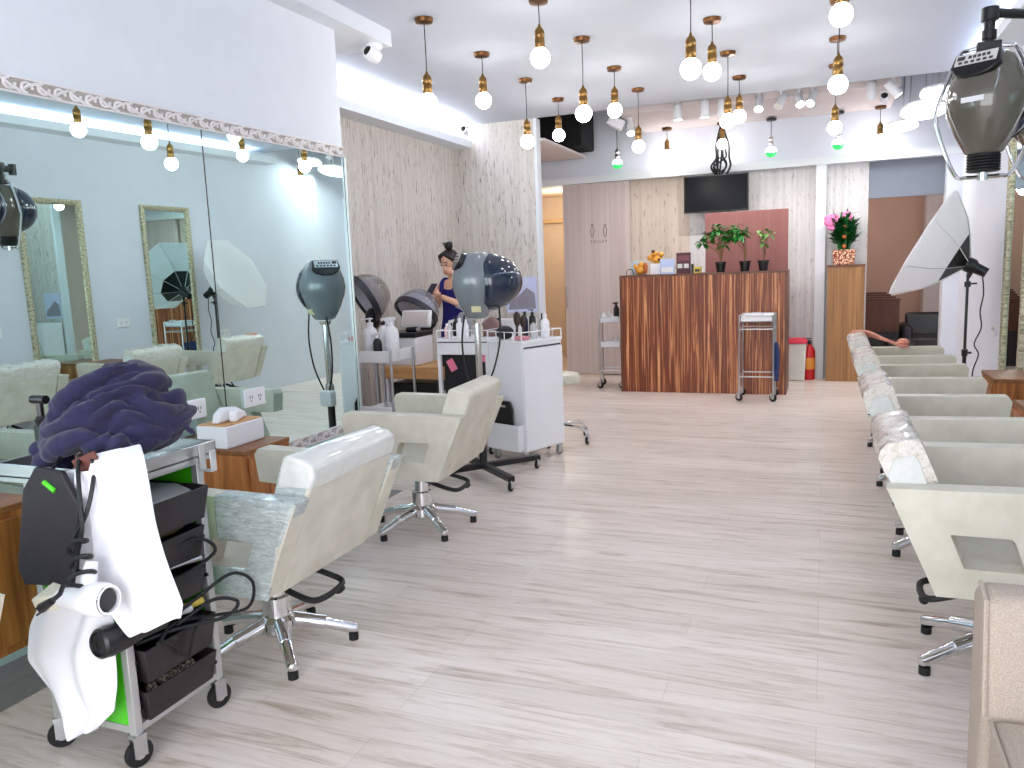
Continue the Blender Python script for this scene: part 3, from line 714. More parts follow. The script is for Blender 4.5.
# ------------------------------------------------------------------ reception counter and what stands on it
t = thing('reception_counter', 'tall dark striped wood reception counter at the back', 'counter', (-1.185, 8.27, 0))
boxobj('front_panel', -0.825, 0.823, 0.0, 0.03, 0.0, 1.225, zebra, t)
boxobj('side_panel', 0.823, 0.845, -0.004, 0.52, 0.0, 1.245, walnut_edge, t)
boxobj('side_panel', -0.847, -0.825, -0.004, 0.52, 0.0, 1.245, walnut_edge, t)
boxobj('top_ledge', -0.825, 0.823, -0.006, 0.34, 1.225, 1.247, walnut_edge, t)
boxobj('worktop', -0.825, 0.823, 0.30, 0.52, 0.72, 0.75, walnut_edge, t)
bm = new(); bx(bm, -1.225, -0.365, 8.93, 8.955, 0.0, 1.882); o = obj('mauve_board', bm, mauve, bevel=0.003)
tag(o, 'upright mauve board standing behind the counter plants', 'panel')
def leaf(bm, base, d, L, W, droop=0.25, fold=0.15):
    d = Vector(d).normalized(); s = d.cross(Vector((0, 0, 1))); s = s.normalized() if s.length > 1e-3 else Vector((1, 0, 0)); n = s.cross(d)
    b = Vector(base); pts = []
    for f, wf in ((0, 0.05), (0.35, 1.0), (0.7, 0.75), (1.0, 0.02)):
        c = b + d * L * f - Vector((0, 0, 1)) * droop * L * f * f
        pts.append((bm.verts.new(c - s * W * wf + n * W * wf * fold), bm.verts.new(c), bm.verts.new(c + s * W * wf + n * W * wf * fold)))
    for i in range(3):
        for k in range(2): bm.faces.new((pts[i][k], pts[i][k + 1], pts[i + 1][k + 1], pts[i + 1][k]))
def pot(t, r, h, mat, seg=20):
    bm = new(); lathe(bm, [(r * 0.72, 0.0), (r * 0.95, h * 0.85), (r * 1.06, h * 0.86), (r * 1.06, h), (r * 0.94, h), (r * 0.9, h * 0.9), (0, h * 0.9)], seg); obj('pot', bm, mat, t)
    bm = new(); lathe(bm, [(0, h * 0.91), (r * 0.9, h * 0.91), (r * 0.88, h * 0.93), (0, h * 0.95)], seg); obj('soil', bm, soil, t)
def shrub(loc, label, height, clusters, mat, seed, nl=16, L=0.075, stem_r=0.007):
    t = thing('potted_plant', label, 'plant', loc, 0, 'potted plants on the counter'); rng = random.Random(seed)
    pot(t, 0.056, 0.105, black_plas)
    bm = new(); lv = new()
    for (dx, dz, rr, n) in clusters:
        tip = Vector((dx, rng.uniform(-.03, .03), dz))
        tube(bm, smooth_path([(0, 0, 0.09), (dx * 0.15 + 0.01, 0, 0.09 + (dz - .09) * 0.45), (dx * 0.6, 0, 0.09 + (dz - 0.09) * 0.8), tip], 4), [stem_r] * 4 + [stem_r * .8] * 4 + [stem_r * .5] * 5, 6)
        for k in range(n):
            a = rng.uniform(0, 2 * PI); e = rng.uniform(-0.5, 0.9)
            d = Vector((math.cos(a) * math.cos(e), math.sin(a) * math.cos(e), math.sin(e)))
            leaf(lv, tip + d * rng.uniform(0.0, rr), d, L * rng.uniform(.7, 1.2), L * 0.3, 0.45)
    obj('stem', bm, bark, t); obj('foliage', lv, mat, t, smooth=False)
    return t
shrub((-0.995, 8.37, 1.247), 'leftmost potted plant on the counter, widest with dark drooping leaves', 0.4, ((-0.17, 0.30, 0.05, 34), (-0.04, 0.43, 0.06, 50), (0.06, 0.36, 0.06, 44), (-0.11, 0.37, 0.05, 34), (0.03, 0.28, .04, 18)), leaf_g, 1)
shrub((-0.755, 8.37, 1.247), 'middle potted plant on the counter with thin bent stem and bright crown', 0.4, ((-0.12, 0.42, 0.06, 44), (-0.05, 0.36, 0.06, 40), (-0.14, 0.34, 0.05, 26), (-.02, .40, .04, 20)), leaf_g, 2)
shrub((-0.575, 8.37, 1.247), 'rightmost potted plant on the counter, smallest with sparse pale leaves', 0.3, ((-0.05, 0.36, 0.03, 10), (0.05, 0.36, 0.04, 12), (0.0, 0.28, 0.02, 6)), leaf_l, 3, L=0.08)
zc = 1.247
t = thing('gold_figurine', 'large gold figurine with raised parts standing on the white box', 'figurine', (-1.66, 8.40, zc + 0.115))
bm = new(); ball(bm, (0, 0, 0.04), (0.06, 0.045, 0.042)); ball(bm, (-0.02, 0, 0.10), (0.04, 0.036, 0.034)); ball(bm, (0.05, 0, 0.09), (0.03, 0.03, 0.03)); ball(bm, (-0.07, 0, 0.06), (0.028, 0.02, 0.03)); obj('body', bm, gold, t)
bm = new(); ball(bm, (-0.03, -0.015, 0.125), (0.022, 0.024, 0.018)); ball(bm, (0.03, -0.03, 0.04), (0.016, 0.016, 0.016)); obj('ornament', bm, dkwood, t)
t = thing('gold_figurine', 'small gold and orange figurine beside the pale photo frame on the counter', 'figurine', (-1.83, 8.36, zc))
bm = new(); ball(bm, (0, 0, 0.05), (0.055, 0.04, 0.05)); ball(bm, (0.015, 0, 0.105), (0.035, 0.03, 0.032)); ball(bm, (-0.05, 0, 0.09), (0.02, 0.02, 0.03)); obj('body', bm, gold, t)
bm = new(); ball(bm, (0.06, 0, 0.07), (0.025, 0.03, 0.06)); obj('ornament', bm, orange_d, t)
def carton(name, label, cat, x, y, z, sx, sy, sz, mat, rz=0, band=None):
    bm = new(); bx(bm, -sx / 2, sx / 2, -sy / 2, sy / 2, 0, sz); o = obj(name, bm, mat, bevel=0.004, loc=(x, y, z), rotz=rz); tag(o, label, cat)
    if band:
        for (x0, x1, z0, z1, m) in band:
            b2 = new(); bx(b2, x0, x1, -sy / 2 - 0.002, -sy / 2 + 0.001, z0, z1); obj('print', b2, m, o)
    return o
carton('white_box', 'white box under the large gold figurine on the counter', 'box', -1.66, 8.40, zc, 0.12, 0.09, 0.113, white_plas)
carton('photo_frame', 'pale green upright frame at the left end of the counter', 'frame', -1.87, 8.48, zc, 0.17, 0.015, 0.15, plain('pale_green_card', srgb(196, 210, 206), 0.4), 0, [(-0.065, 0.065, 0.02, 0.13, paleblue)])
carton('card_stand', 'pale blue upright card on the counter beside the white box', 'card', -1.535, 8.34, zc, 0.15, 0.03, 0.155, paleblue, 0, [(-0.06, 0.06, 0.02, 0.07, white_plas)])
carton('display_card', 'dark red display card with white panels on the counter', 'card', -1.37, 8.36, zc, 0.145, 0.03, 0.215, darkred, 0, [(-0.06, -0.01, 0.055, 0.10, logo_w), (0.005, 0.055, 0.055, 0.10, logo_w), (-0.06, 0.06, 0.13, 0.185, plain('dim_red_print', srgb(130, 70, 80), 0.5))])
carton('yellow_box', 'small yellow box right of the dark display card', 'box', -1.225, 8.36, zc, 0.075, 0.06, 0.065, yellow, 0, [(-0.025, 0.025, 0.015, 0.04, ink)])
carton('small_bottle', 'tiny dark bottle between the display card and the yellow box', 'bottle', -1.285, 8.40, zc, 0.025, 0.025, 0.095, black_plas)
bm = new(); tube(bm, smooth_path([(-1.99, 8.42, zc + 0.005), (-1.98, 8.41, zc + 0.05), (-1.93, 8.40, zc + 0.06), (-1.90, 8.38, zc + 0.01)], 5), 0.005, 6); tag(obj('wire_loop', bm, black_cord), 'thin dark wire loop at the left end of the counter', 'wire')

# television and cables
t = thing('television', 'black flat television hung over the counter', 'television', (-1.16, 9.30, 1.915))
boxobj('casing', -0.356, 0.356, 0.0, 0.05, 0.0, 0.41, black_plas, t, 0.006)
boxobj('screen', -0.345, 0.345, -0.003, 0.0, 0.014, 0.398, screen, t)
boxobj('wall_mount', -0.12, 0.12, 0.05, 0.30, 0.12, 0.30, black_plas, t, 0.004)
bm = new(); rng = random.Random(4)
for k in range(7):
    x = -1.13 + rng.uniform(-.05, .07)
    tube(bm, smooth_path([(x, 9.42, 2.31), (x + rng.uniform(-.09, .09), 9.40, 2.42), (x + rng.uniform(-.07, .07), 9.41, 2.52), (x + rng.uniform(-.03, .05), 9.43, 2.66), (-1.10 + rng.uniform(-.03, .03), 9.5, 2.90)], 5), 0.011, 6)
for k in range(3):
    tube(bm, smooth_path([(-1.12 + 0.07 * math.cos(a + k), 9.38 + 0.01 * k, 2.44 + 0.075 * math.sin(a + k)) for a in [2 * PI * q / 8 for q in range(8)]], 3, True), 0.009, 6, True)
tag(obj('cable_bundle', bm, black_cord), 'tangle of black cables above the television', 'cables')

# oak block with plant, bin and extinguisher
t = thing('oak_block', 'tall oak veneer cabinet block under the potted plant with pink bow', 'cabinet', (0.215, 9.27, 0))
boxobj('body', -0.185, 0.185, 0.0, 0.32, 0.0, 1.245, oak, t)
boxobj('top_board', -0.19, 0.19, -0.005, 0.32, 1.245, 1.268, walnut_edge, t)
t = thing('lucky_bamboo_plant', 'bushy dark green plant in patterned basket with pink bow', 'plant', (0.19, 9.40, 1.268))
bm = new(); prism(bm, [(-0.105, 0.0), (0.105, 0.0), (0.115, 0.165), (-0.115, 0.165)], -0.09, 0.09); obj('basket', bm, weave, t, 0.008)
bm = new(); lv = new(); rng = random.Random(9)
for k in range(22):
    a = rng.uniform(0, 2 * PI); rr = rng.uniform(0.01, 0.095); h = rng.uniform(0.26, 0.50) 
    x, y = rr * math.cos(a), rr * math.sin(a) * 0.8
    tube(bm, [(x * 0.7, y, 0.15), (x * 1.2, y * 1.1, h)], 0.011, 6)
    for q in range(16):
        b = rng.uniform(0, 2 * PI); z = 0.22 + (h - 0.2) * rng.random()
        leaf(lv, (x * 1.1, y, z), (math.cos(b) * 0.8, math.sin(b) * 0.8, rng.uniform(0.35, 1.2)), rng.uniform(0.11, 0.19), 0.024, 0.2)
    leaf(lv, (x * 1.2, y * 1.1, h - .01), (x * 2, y * 2, 1), 0.13, 0.02, 0.05)
obj('stalk', bm, leaf_d, t); obj('foliage', lv, leaf_d, t, smooth=False)
bm = new()
for dx, dz, s in ((-0.14, 0.48, 0.07), (-0.10, 0.50, 0.05), (-0.13, 0.42, 0.05), (0.02, 0.53, 0.045), (0.05, 0.50, 0.035)):
    for q in range(5):
        a = 2 * PI * q / 5; ball(bm, (dx + 0.5 * s * math.cos(a), -0.02 - 0.01 * q, dz + 0.5 * s * math.sin(a)), (s * 0.55, s * 0.3, s * 0.55), 10, 6)
obj('bow', bm, pink, t, label='pink ribbon bow')
bm = new()
for k in range(3): ball(bm, (0.0, -0.10, 0.20 + 0.10 * k), (0.022, 0.015, 0.022), 10, 6)
obj('charm', bm, orange_d, t)
t = thing('waste_bin', 'white bin with red lid between counter and fire extinguisher', 'bin', (-0.275, 9.33, 0))
bm = new(); prism(bm, [(-0.085, 0.0), (0.085, 0.0), (0.10, 0.42), (-0.10, 0.42)], -0.09, 0.09); obj('body', bm, plain('off_white_bin', srgb(226, 224, 216), 0.5), t, 0.015)
bm = new(); bx(bm, -0.11, 0.11, -0.10, 0.10, 0.42, 0.46); bx(bm, -0.09, 0.09, -0.08, 0.08, 0.46, 0.475); obj('lid', bm, red_plas, t, 0.012)
t = thing('fire_extinguisher', 'red fire extinguisher on the floor beside the white post', 'fire extinguisher', (-0.145, 9.40, 0))
bm = new(); lathe(bm, [(0.0, 0), (0.058, 0.0), (0.062, 0.02), (0.062, 0.32), (0.045, 0.365), (0.022, 0.385), (0.02, 0.40)], 20); obj('cylinder', bm, red_paint, t)
bm = new(); lathe(bm, [(0.0635, 0.12), (0.0635, 0.25)], 20, caps=False); bm2 = bm; obj('label_band', bm, plain('extinguisher_label', srgb(226, 150, 60), 0.5), t)
bm = new(); lathe(bm, [(0.02, 0.40), (0.022, 0.43), (0, 0.435)], 12); bx(bm, -0.075, 0.02, -0.012, 0.012, 0.43, 0.445); bx(bm, -0.07, 0.02, -0.012, 0.012, 0.455, 0.467); obj('valve', bm, black_plas, t)
bm = new(); tube(bm, smooth_path([(0.02, 0, 0.42), (-0.05, -0.05, 0.40), (-0.055, -0.07, 0.28), (-0.045, -0.065, 0.12)], 5), 0.009, 8); obj('hose', bm, black_rub, t)

# ------------------------------------------------------------------ slim utility trolleys by the counter
def castor(parent, x, y, h=0.075, r=0.03, mat=black_rub, ang=0):
    Z = T(x, y, 0) @ rot('Z', ang) @ T(-x, -y, 0)
    bm = new(); bx(bm, x - 0.014, x - 0.010, y - 0.018, y + 0.02, r * 0.8, h); bx(bm, x + 0.010, x + 0.014, y - 0.018, y + 0.02, r * 0.8, h); bx(bm, x - 0.016, x + 0.016, y - 0.02, y + 0.02, h - 0.008, h)
    bmesh.ops.transform(bm, matrix=Z, verts=bm.verts[:])
    c = obj('castor', bm, steel, parent)
    M = Z @ T(x, y, r) @ rot('Y', 90)
    bm = new(); lathe(bm, [(r * 0.4, -0.0095), (r * 0.95, -0.0095), (r, -0.005), (r, 0.005), (r * 0.95, 0.0095), (r * 0.4, 0.0095)], 18, M=M); obj('wheel', bm, mat, c)
    bm = new(); lathe(bm, [(0, -0.0115), (r * 0.42, -0.0105), (r * 0.42, 0.0105), (0, 0.0115)], 14, M=M); obj('hubcap', bm, chrome, c)
def slim_trolley(loc, rz, label, wx, wy, h, shelves, rail=None):
    t = thing('utility_trolley', label, 'trolley', loc, rz, 'slim steel trolleys by the counter')
    for sx in (-1, 1):
        for sy in (-1, 1):
            bm = new(); tube(bm, [(sx * wx / 2, sy * wy / 2, 0.07), (sx * wx / 2, sy * wy / 2, h)], 0.009, 8); obj('post', bm, steel, t); castor(t, sx * wx / 2, sy * wy / 2, 0.082, 0.037, ang=62)
    for z in shelves:
        bm = new(); bx(bm, -wx / 2 + 0.012, wx / 2 - 0.012, -wy / 2 + 0.005, wy / 2 - 0.005, z, z + 0.012)
        for s in (-1, 1):
            bx(bm, -wx / 2 + 0.012, wx / 2 - 0.012, s * (wy / 2 - 0.008) - 0.003, s * (wy / 2 - 0.008) + 0.003, z, z + 0.065)
            bx(bm, s * (wx / 2 - 0.015) - 0.003, s * (wx / 2 - 0.015) + 0.003, -wy / 2 + 0.005, wy / 2 - 0.005, z, z + 0.065)
        obj('tray', bm, white_plas, t, 0.002)
    zr = rail or []
    for z in zr + [h - 0.005]:
        bm = new()
        for s in (-1, 1):
            tube(bm, [(-wx / 2, s * wy / 2, z), (wx / 2, s * wy / 2, z)], 0.007, 8); tube(bm, [(s * wx / 2, -wy / 2, z), (s * wx / 2, wy / 2, z)], 0.007, 8)
        obj('rail', bm, steel, t)
    return t
t = slim_trolley((-0.600, 8.02, 0), 0, 'slim steel trolley with white top tray in front of the counter', 0.315, 0.36, 0.835, [0.765], [0.70, 0.24])
bm = new(); tube(bm, smooth_path([(-0.06, -0.175, 0.835), (-0.05, -0.175, 0.855), (0.05, -0.175, 0.855), (0.06, -0.175, 0.835)], 4), 0.006, 6); obj('tray_handle', bm, steel, t)
bm = new(); n = 10
rows = []
for j in range(9):
    z = 0.56 - 0.045 * j; row = []
    for k in range(n):
        f = k / (n - 1); row.append(bm.verts.new((-0.437 + 0.028 * math.sin(7 * f + j * 0.4), 7.90 + (0.20 + 0.02 * j * (0.5 if j < 6 else -0.3)) * (f - 0.3), z - (0.05 * abs(f - 0.4) if j == 8 else 0))))
    rows.append(row)
for j in range(8):
    for k in range(n - 1): bm.faces.new((rows[j][k], rows[j][k + 1], rows[j + 1][k + 1], rows[j + 1][k]))
o = obj('blue_towel', bm, blue_towel); sd = o.modifiers.new('thick', 'SOLIDIFY'); sd.thickness = 0.018; sd.offset = 1
o.modifiers.new('sub', 'SUBSURF').levels = 1
tag(o, 'dark blue towel hung on the side of the slim trolley by the counter', 'towel')
t = slim_trolley((-2.215, 8.60, 0), math.radians(8), 'slim steel trolley with two white trays left of the counter', 0.24, 0.28, 0.80, [0.735, 0.46], [0.20])
def bottle(name, label, x, y, z, r, h, mat, cap=None, kind='round', group=None, cat='bottle'):
    t = thing(name, label, cat, (x, y, z), 0, group)
    bm = new(); lathe(bm, [(0, 0), (r * 0.92, 0), (r, r * 0.15), (r, h * 0.62), (r * 0.86, h * 0.72), (r * 0.42, h * 0.80), (r * 0.40, h * 0.84), (0, h * 0.845)], 16); obj('body', bm, mat, t)
    bm = new()
    if kind == 'pump':
        lathe(bm, [(r * 0.46, h * 0.82), (r * 0.46, h * 0.89), (r * 0.15, h * 0.90), (r * 0.15, h * 0.97), (r * 0.4, h * 0.97), (r * 0.4, h), (0, h)], 12); bx(bm, -r * 1.2, 0, -r * 0.18, r * 0.18, h * 0.965, h * 0.995)
    elif kind == 'spray':
        lathe(bm, [(r * 0.46, h * 0.82), (r * 0.42, h * 0.9), (0, h * 0.9)], 12); prism(bm, [(-r * 1.3, h * 0.93), (r * 0.6, h * 0.93), (r * 0.75, h), (-r * 0.2, h * 1.02), (-r * 1.3, h * 0.985)], -r * 0.28, r * 0.28); prism(bm, [(-r * 0.6, h * 0.93), (-r * 0.35, h * 0.93), (-r * 0.7, h * 0.80), (-r * 0.85, h * 0.80)], -r * 0.1, r * 0.1)
        bx(bm, -r * .25, r * .25, -r * .2, r * .2, h * .88, h * .94)
    else:
        lathe(bm, [(r * 0.46, h * 0.82), (r * 0.46, h), (0, h)], 14)
    obj('cap', bm, cap or mat, t)
    return t
bottle('spray_bottle', 'black sprayer bottle on the slim trolley left of the counter', -2.16, 8.62, 0.748, 0.032, 0.20, black_plas, black_plas, 'spray')
bottle('small_jar', 'clear jar on the upper tray of the slim trolley left of the counter', -2.235, 8.58, 0.748, 0.026, 0.11, clear_p, white_plas)
bottle('small_jar', 'white jar at the left of the slim trolley upper tray', -2.29, 8.55, 0.748, 0.024, 0.10, white_plas, white_plas)
bottle('white_bottle', 'white bottle on the lower tray of the slim trolley left of the counter', -2.155, 8.57, 0.473, 0.020, 0.12, white_plas, white_plas)
bm = new(); tube(bm, [(-2.30, 8.55, 0.488), (-2.25, 8.56, 0.492), (-2.20, 8.57, 0.488)], [0.012, 0.014, 0.008], 8); tag(obj('black_brush', bm, black_plas), 'black brush lying on the lower tray of the slim trolley', 'brush')

# ------------------------------------------------------------------ room behind the opening
t = thing('wooden_cabinet', 'dark wooden cabinet with slatted top in the back room', 'cabinet', (0.62, 10.7, 0))
boxobj('body', -0.32, 0.24, 0.0, 0.5, 0.42, 0.80, dkwood, t, 0.004); boxobj('leg_panel', -0.32, 0.24, 0.02, 0.48, 0.0, 0.42, black_sofa, t)
for k in range(4): boxobj('slat', -0.32, 0.25 - 0.045 * k, 0.02 + 0.12 * k, 0.08 + 0.12 * k, 0.802 + 0.022 * k, 0.825 + 0.022 * k, dkwood, t)
t = thing('black_armchair', 'black leather armchair right of the wooden cabinet in the back room', 'armchair', (1.22, 10.95, 0))
boxobj('seat', -0.25, 0.25, -0.3, 0.25, 0.12, 0.36, black_sofa, t, 0.04); bm = new(); prism(bm, [(0.2, 0.3), (0.3, 0.62), (0.36, 0.62), (0.36, 0.1), (0.2, 0.1)], -0.25, 0.25, 'x'); obj('backrest', bm, black_sofa, t, 0.03)
for s in (-1, 1): boxobj('armrest', s * 0.27 - 0.06, s * 0.27 + 0.06, -0.3, 0.3, 0.06, 0.50, black_sofa, t, 0.04)
t = thing('black_stool', 'low black leather bench in the middle of the back room opening', 'bench', (0.84, 10.3, 0))
boxobj('seat', -0.16, 0.16, -0.2, 0.2, 0.20, 0.36, black_sofa, t, 0.03); boxobj('base', -0.14, 0.14, -0.18, 0.18, 0.0, 0.20, black_plas, t)

# ------------------------------------------------------------------ softbox on its stand
t = thing('softbox_light', 'white octagonal softbox on a black stand by the right wall', 'studio light', (0.975, 6.62, 0))
head = Vector((0.03, 0, 1.245)); D = Vector((-0.85, 0.14, 0.48)).normalized()
q = D.to_track_quat('Z', 'Y').to_matrix().to_4x4(); MH = T(*head) @ q @ rot('Z', 22.5)
def octring(r, z): return [Vector((r * math.cos(2 * PI * k / 8), r * math.sin(2 * PI * k / 8), z)) for k in range(8)]
bm = new(); rad = [(0.045, 0.05), (0.205, 0.143)]
rr = [[bm.verts.new(p_) for p_ in octring(r, z)] for r, z in rad]
for k in range(8): bm.faces.new((rr[0][k], rr[0][(k + 1) % 8], rr[1][(k + 1) % 8], rr[1][k]))
bmesh.ops.transform(bm, matrix=MH, verts=bm.verts[:]); obj('inner_cone', bm, black_plas, t, smooth=False)
bm = new(); rad = [(0.205, 0.143), (0.31, 0.22), (0.445, 0.365), (0.45, 0.38), (0.40, 0.395), (0.0, 0.41)]
rr = [[bm.verts.new(p_) for p_ in octring(r, z)] if r > 0 else None for r, z in rad]; apex = bm.verts.new((0, 0, 0.41))
for i in range(4):
    for k in range(8): bm.faces.new((rr[i][k], rr[i][(k + 1) % 8], rr[i + 1][(k + 1) % 8], rr[i + 1][k]))
for k in range(8): bm.faces.new((rr[4][k], rr[4][(k + 1) % 8], apex))
bmesh.ops.transform(bm, matrix=MH, verts=bm.verts[:]); obj('diffuser', bm, soft_m, t, smooth=False)
for k in range(8):
    bm = new(); c, s = math.cos(2 * PI * k / 8), math.sin(2 * PI * k / 8)
    tube(bm, [(r * c * 1.012, r * s * 1.012, z - 0.004) for r, z in ((0.04, 0.045), (0.205, 0.143), (0.31, 0.22), (0.445, 0.365))], 0.0035, 5, M=MH); obj('rib', bm, alu if k % 2 else white_plas, t)
bm = new(); lathe(bm, [(0, -0.10), (0.035, -0.10), (0.04, -0.02), (0.055, 0.0), (0.055, 0.05), (0, 0.05)], 16, M=MH); obj('lamp_head', bm, black_plas, t)
bm = new(); tube(bm, [(0, 0, 0.02), (0, 0, 0.62)], 0.014, 10); tube(bm, [(0, 0, 0.62), (0, 0, 1.20)], 0.010, 10); obj('pole', bm, black_plas, t)
bm = new(); lathe(bm, [(0.02, 0.59), (0.022, 0.64)], 12); tube(bm, [(0, 0, 0.615), (0.045, 0, 0.615)], 0.009, 6); obj('clamp', bm, black_plas, t)
bm = new(); lathe(bm, [(0.02, 1.10), (0.022, 1.14)], 12); tube(bm, [(0.0, 0, 1.12), (0.06, 0, 1.125)], 0.007, 6); tube(bm, [(0, 0, 1.17), (0.03, 0, 1.23)], 0.016, 8); obj('clamp', bm, black_plas, t)
for k in range(3):
    a = 2 * PI * k / 3 + 0.5; c, s = math.cos(a), math.sin(a)
    bm = new(); tube(bm, [(0.012 * c, 0.012 * s, 0.40), (0.21 * c, 0.21 * s, 0.012)], 0.008, 6); tube(bm, [(0.012 * c, 0.012 * s, 0.16), (0.12 * c, 0.12 * s, 0.21)], 0.005, 6); obj('leg', bm, black_plas, t)
bm = new(); tube(bm, smooth_path([(0.09, 0.0, 1.20), (0.105, 0, 1.05), (0.09, 0.01, 0.92), (0.10, 0, 0.80), (0.06, 0, 0.68), (0.09, 0, 0.60), (0.06, 0.02, 0.45), (0.09, 0.04, 0.20), (0.12, 0.05, 0.01)], 6), 0.005, 6); obj('power_cord', bm, black_cord, t)

# ------------------------------------------------------------------ hood dryers
def hood(t, shell, vis, yaw, z0, tilt=0, ribbed=False, vl=1.0):
    """back shell faces local -y, the visor opens to local +y; z0 is the bottom"""
    M0 = T(0, 0, z0) @ rot('Z', yaw) @ rot('X', tilt)
    prof = [(0.0, 0.0), (0.060, 0.0), (0.075, 0.01), (0.115, 0.085), (0.148, 0.17), (0.158, 0.225), (0.152, 0.28), (0.128, 0.345), (0.104, 0.395), (0.085, 0.412), (0.0, 0.418)]
    bm = new(); lathe(bm, prof, 32, M=M0 @ Matrix.Diagonal((1, 0.95, 1, 1))); obj('shell', bm, shell, t, angle=60)
    bm = new()
    n = 24; m = 14; rings = []
    for i in range(m + 1):        # visor: half an egg opening forwards and down
        a = -PI * 0.42 + (PI * 0.5 + PI * 0.42) * i / m
        rings.append([bm.verts.new((0.158 * math.cos(a) * math.sin(th), 0.03 + 0.215 * vl * math.cos(a) * max(0.0, math.cos(th)) ** 0.75, 0.225 + 0.192 * math.sin(a))) for th in [(-PI / 2) + PI * k / n for k in range(n + 1)]])
    for i in range(m):
        for k in range(n): bm.faces.new((rings[i][k], rings[i][k + 1], rings[i + 1][k + 1], rings[i + 1][k]))
    bmesh.ops.remove_doubles(bm, verts=bm.verts[:], dist=1e-5)
    bmesh.ops.transform(bm, matrix=M0, verts=bm.verts[:])
    o = obj('visor', bm, vis, t, angle=80); sd = o.modifiers.new('thick', 'SOLIDIFY'); sd.thickness = 0.005
    # sloping control panel
    bm = new(); MP = M0 @ T(0, -0.112, 0.352) @ rot('X', -26)
    prism(bm, [(-0.088, 0.062), (0.088, 0.062), (0.098, 0.0), (0.07, -0.032), (0.03, -0.05), (-0.03, -0.05), (-0.07, -0.032), (-0.098, 0.0)], -0.012, 0.02, 'y', MP); cp = obj('control_panel', bm, black_plas, t, 0.004)
    bm = new(); bx(bm, -0.082, 0.082, -0.0145, -0.011, 0.006, 0.056, MP); obj('label_plate', bm, logo_w if ribbed else steel, cp)
    bm = new()
    for k in range(6): bx(bm, -0.066 + 0.024 * k, -0.052 + 0.024 * k, -0.017, -0.0135, 0.012, 0.022, MP)
    for k in range(5): bx(bm, -0.03 + 0.018 * k, -0.018 + 0.018 * k, -0.017, -0.0135, 0.032, 0.044, MP)
    bx(bm, -0.074, -0.044, -0.017, -0.0135, 0.030, 0.048, MP)
    obj('buttons', bm, ink if ribbed else black_plas, cp)
    if ribbed:
        bm = new()
        pr = []
        for k in range(6): pr += [(0.060, -0.012 * k), (0.066, -0.012 * k - 0.004), (0.066, -0.012 * k - 0.008), (0.060, -0.012 * k - 0.012)]
        lathe(bm, [(0, 0.01), (0.06, 0.01)] + pr + [(0, -0.072)], 24, M=M0); obj('ribbed_collar', bm, black_rub, t)
        bm = new(); lathe(bm, [(0, -0.072), (0.020, -0.072), (0.020, -0.108), (0, -0.108)], 14, M=M0); obj('swivel_nut', bm, chrome, t)
        bm = new(); bx(bm, -0.035, 0.055, -0.152, -0.14, 0.205, 0.226, M0); obj('name_plate', bm, white_plas, t)
        bm = new(); lathe(bm, [(0, 0), (0.008, 0)], 10, M=M0 @ T(0.01, -0.085, 0.07) @ rot('X', 90)); ball(bm, (0, 0, 0), 0.008, 8, 6, M=None); bmesh.ops.delete(bm, geom=[], context='VERTS'); bm.free()
    return M0

# standing hood dryer
t = thing('hood_dryer', 'grey standing hood dryer with dark blue visor on a black floor stand', 'hood dryer', (-2.075, 4.62, 0))
hood(t, hoodgrey, visor, -55, 1.055, 0, False, 1.3)
bm = new(); bx(bm, -0.03, 0.03, -0.004, 0.004, -0.02, 0.02, T(0.04, -0.095, 1.115) @ rot('Z', 20) @ rot('X', 32)); obj('sticker', bm, sticker, t)
bm = new(); lathe(bm, [(0.034, 1.02), (0.05, 1.05)], 16); lathe(bm, [(0.021, 0.55), (0.021, 1.04)], 16); obj('pole', bm, chrome, t)
bm = new(); lathe(bm, [(0.026, 0.07), (0.026, 0.56)], 16); obj('lower_pole', bm, black_plas, t)
bm = new(); lathe(bm, [(0.028, 0.53), (0.032, 0.56), (0.028, 0.60)], 16); obj('collar', bm, chrome, t)
bm = new(); bx(bm, -0.05, 0.05, -0.03, 0.03, -0.055, 0.055, T(0.0, -0.03, 0.50)); obj('control_box', bm, white_plas, t, 0.008)
bm = new()
for a in (-42, 138, 48, 228):
    bx(bm, 0.0, 0.42, -0.022, 0.022, 0.062, 0.098, rot('Z', a))
obj('cross_base', bm, black_plas, t, 0.004)
for a in (-42, 138, 48, 228):
    castor(t, 0.40 * math.cos(math.radians(a)), 0.40 * math.sin(math.radians(a)), 0.07, 0.028)
bm = new(); tube(bm, smooth_path([(-0.06, -0.06, 1.08), (-0.085, -0.06, 0.90), (-0.07, -0.05, 0.70), (-0.02, -0.03, 0.56)], 5), 0.006, 6); tube(bm, smooth_path([(0.15, 0.02, 1.12), (0.155, 0.0, 0.92), (0.11, -0.02, 0.72), (0.03, -0.03, 0.56)], 5), 0.006, 6); obj('cable', bm, black_cord, t)

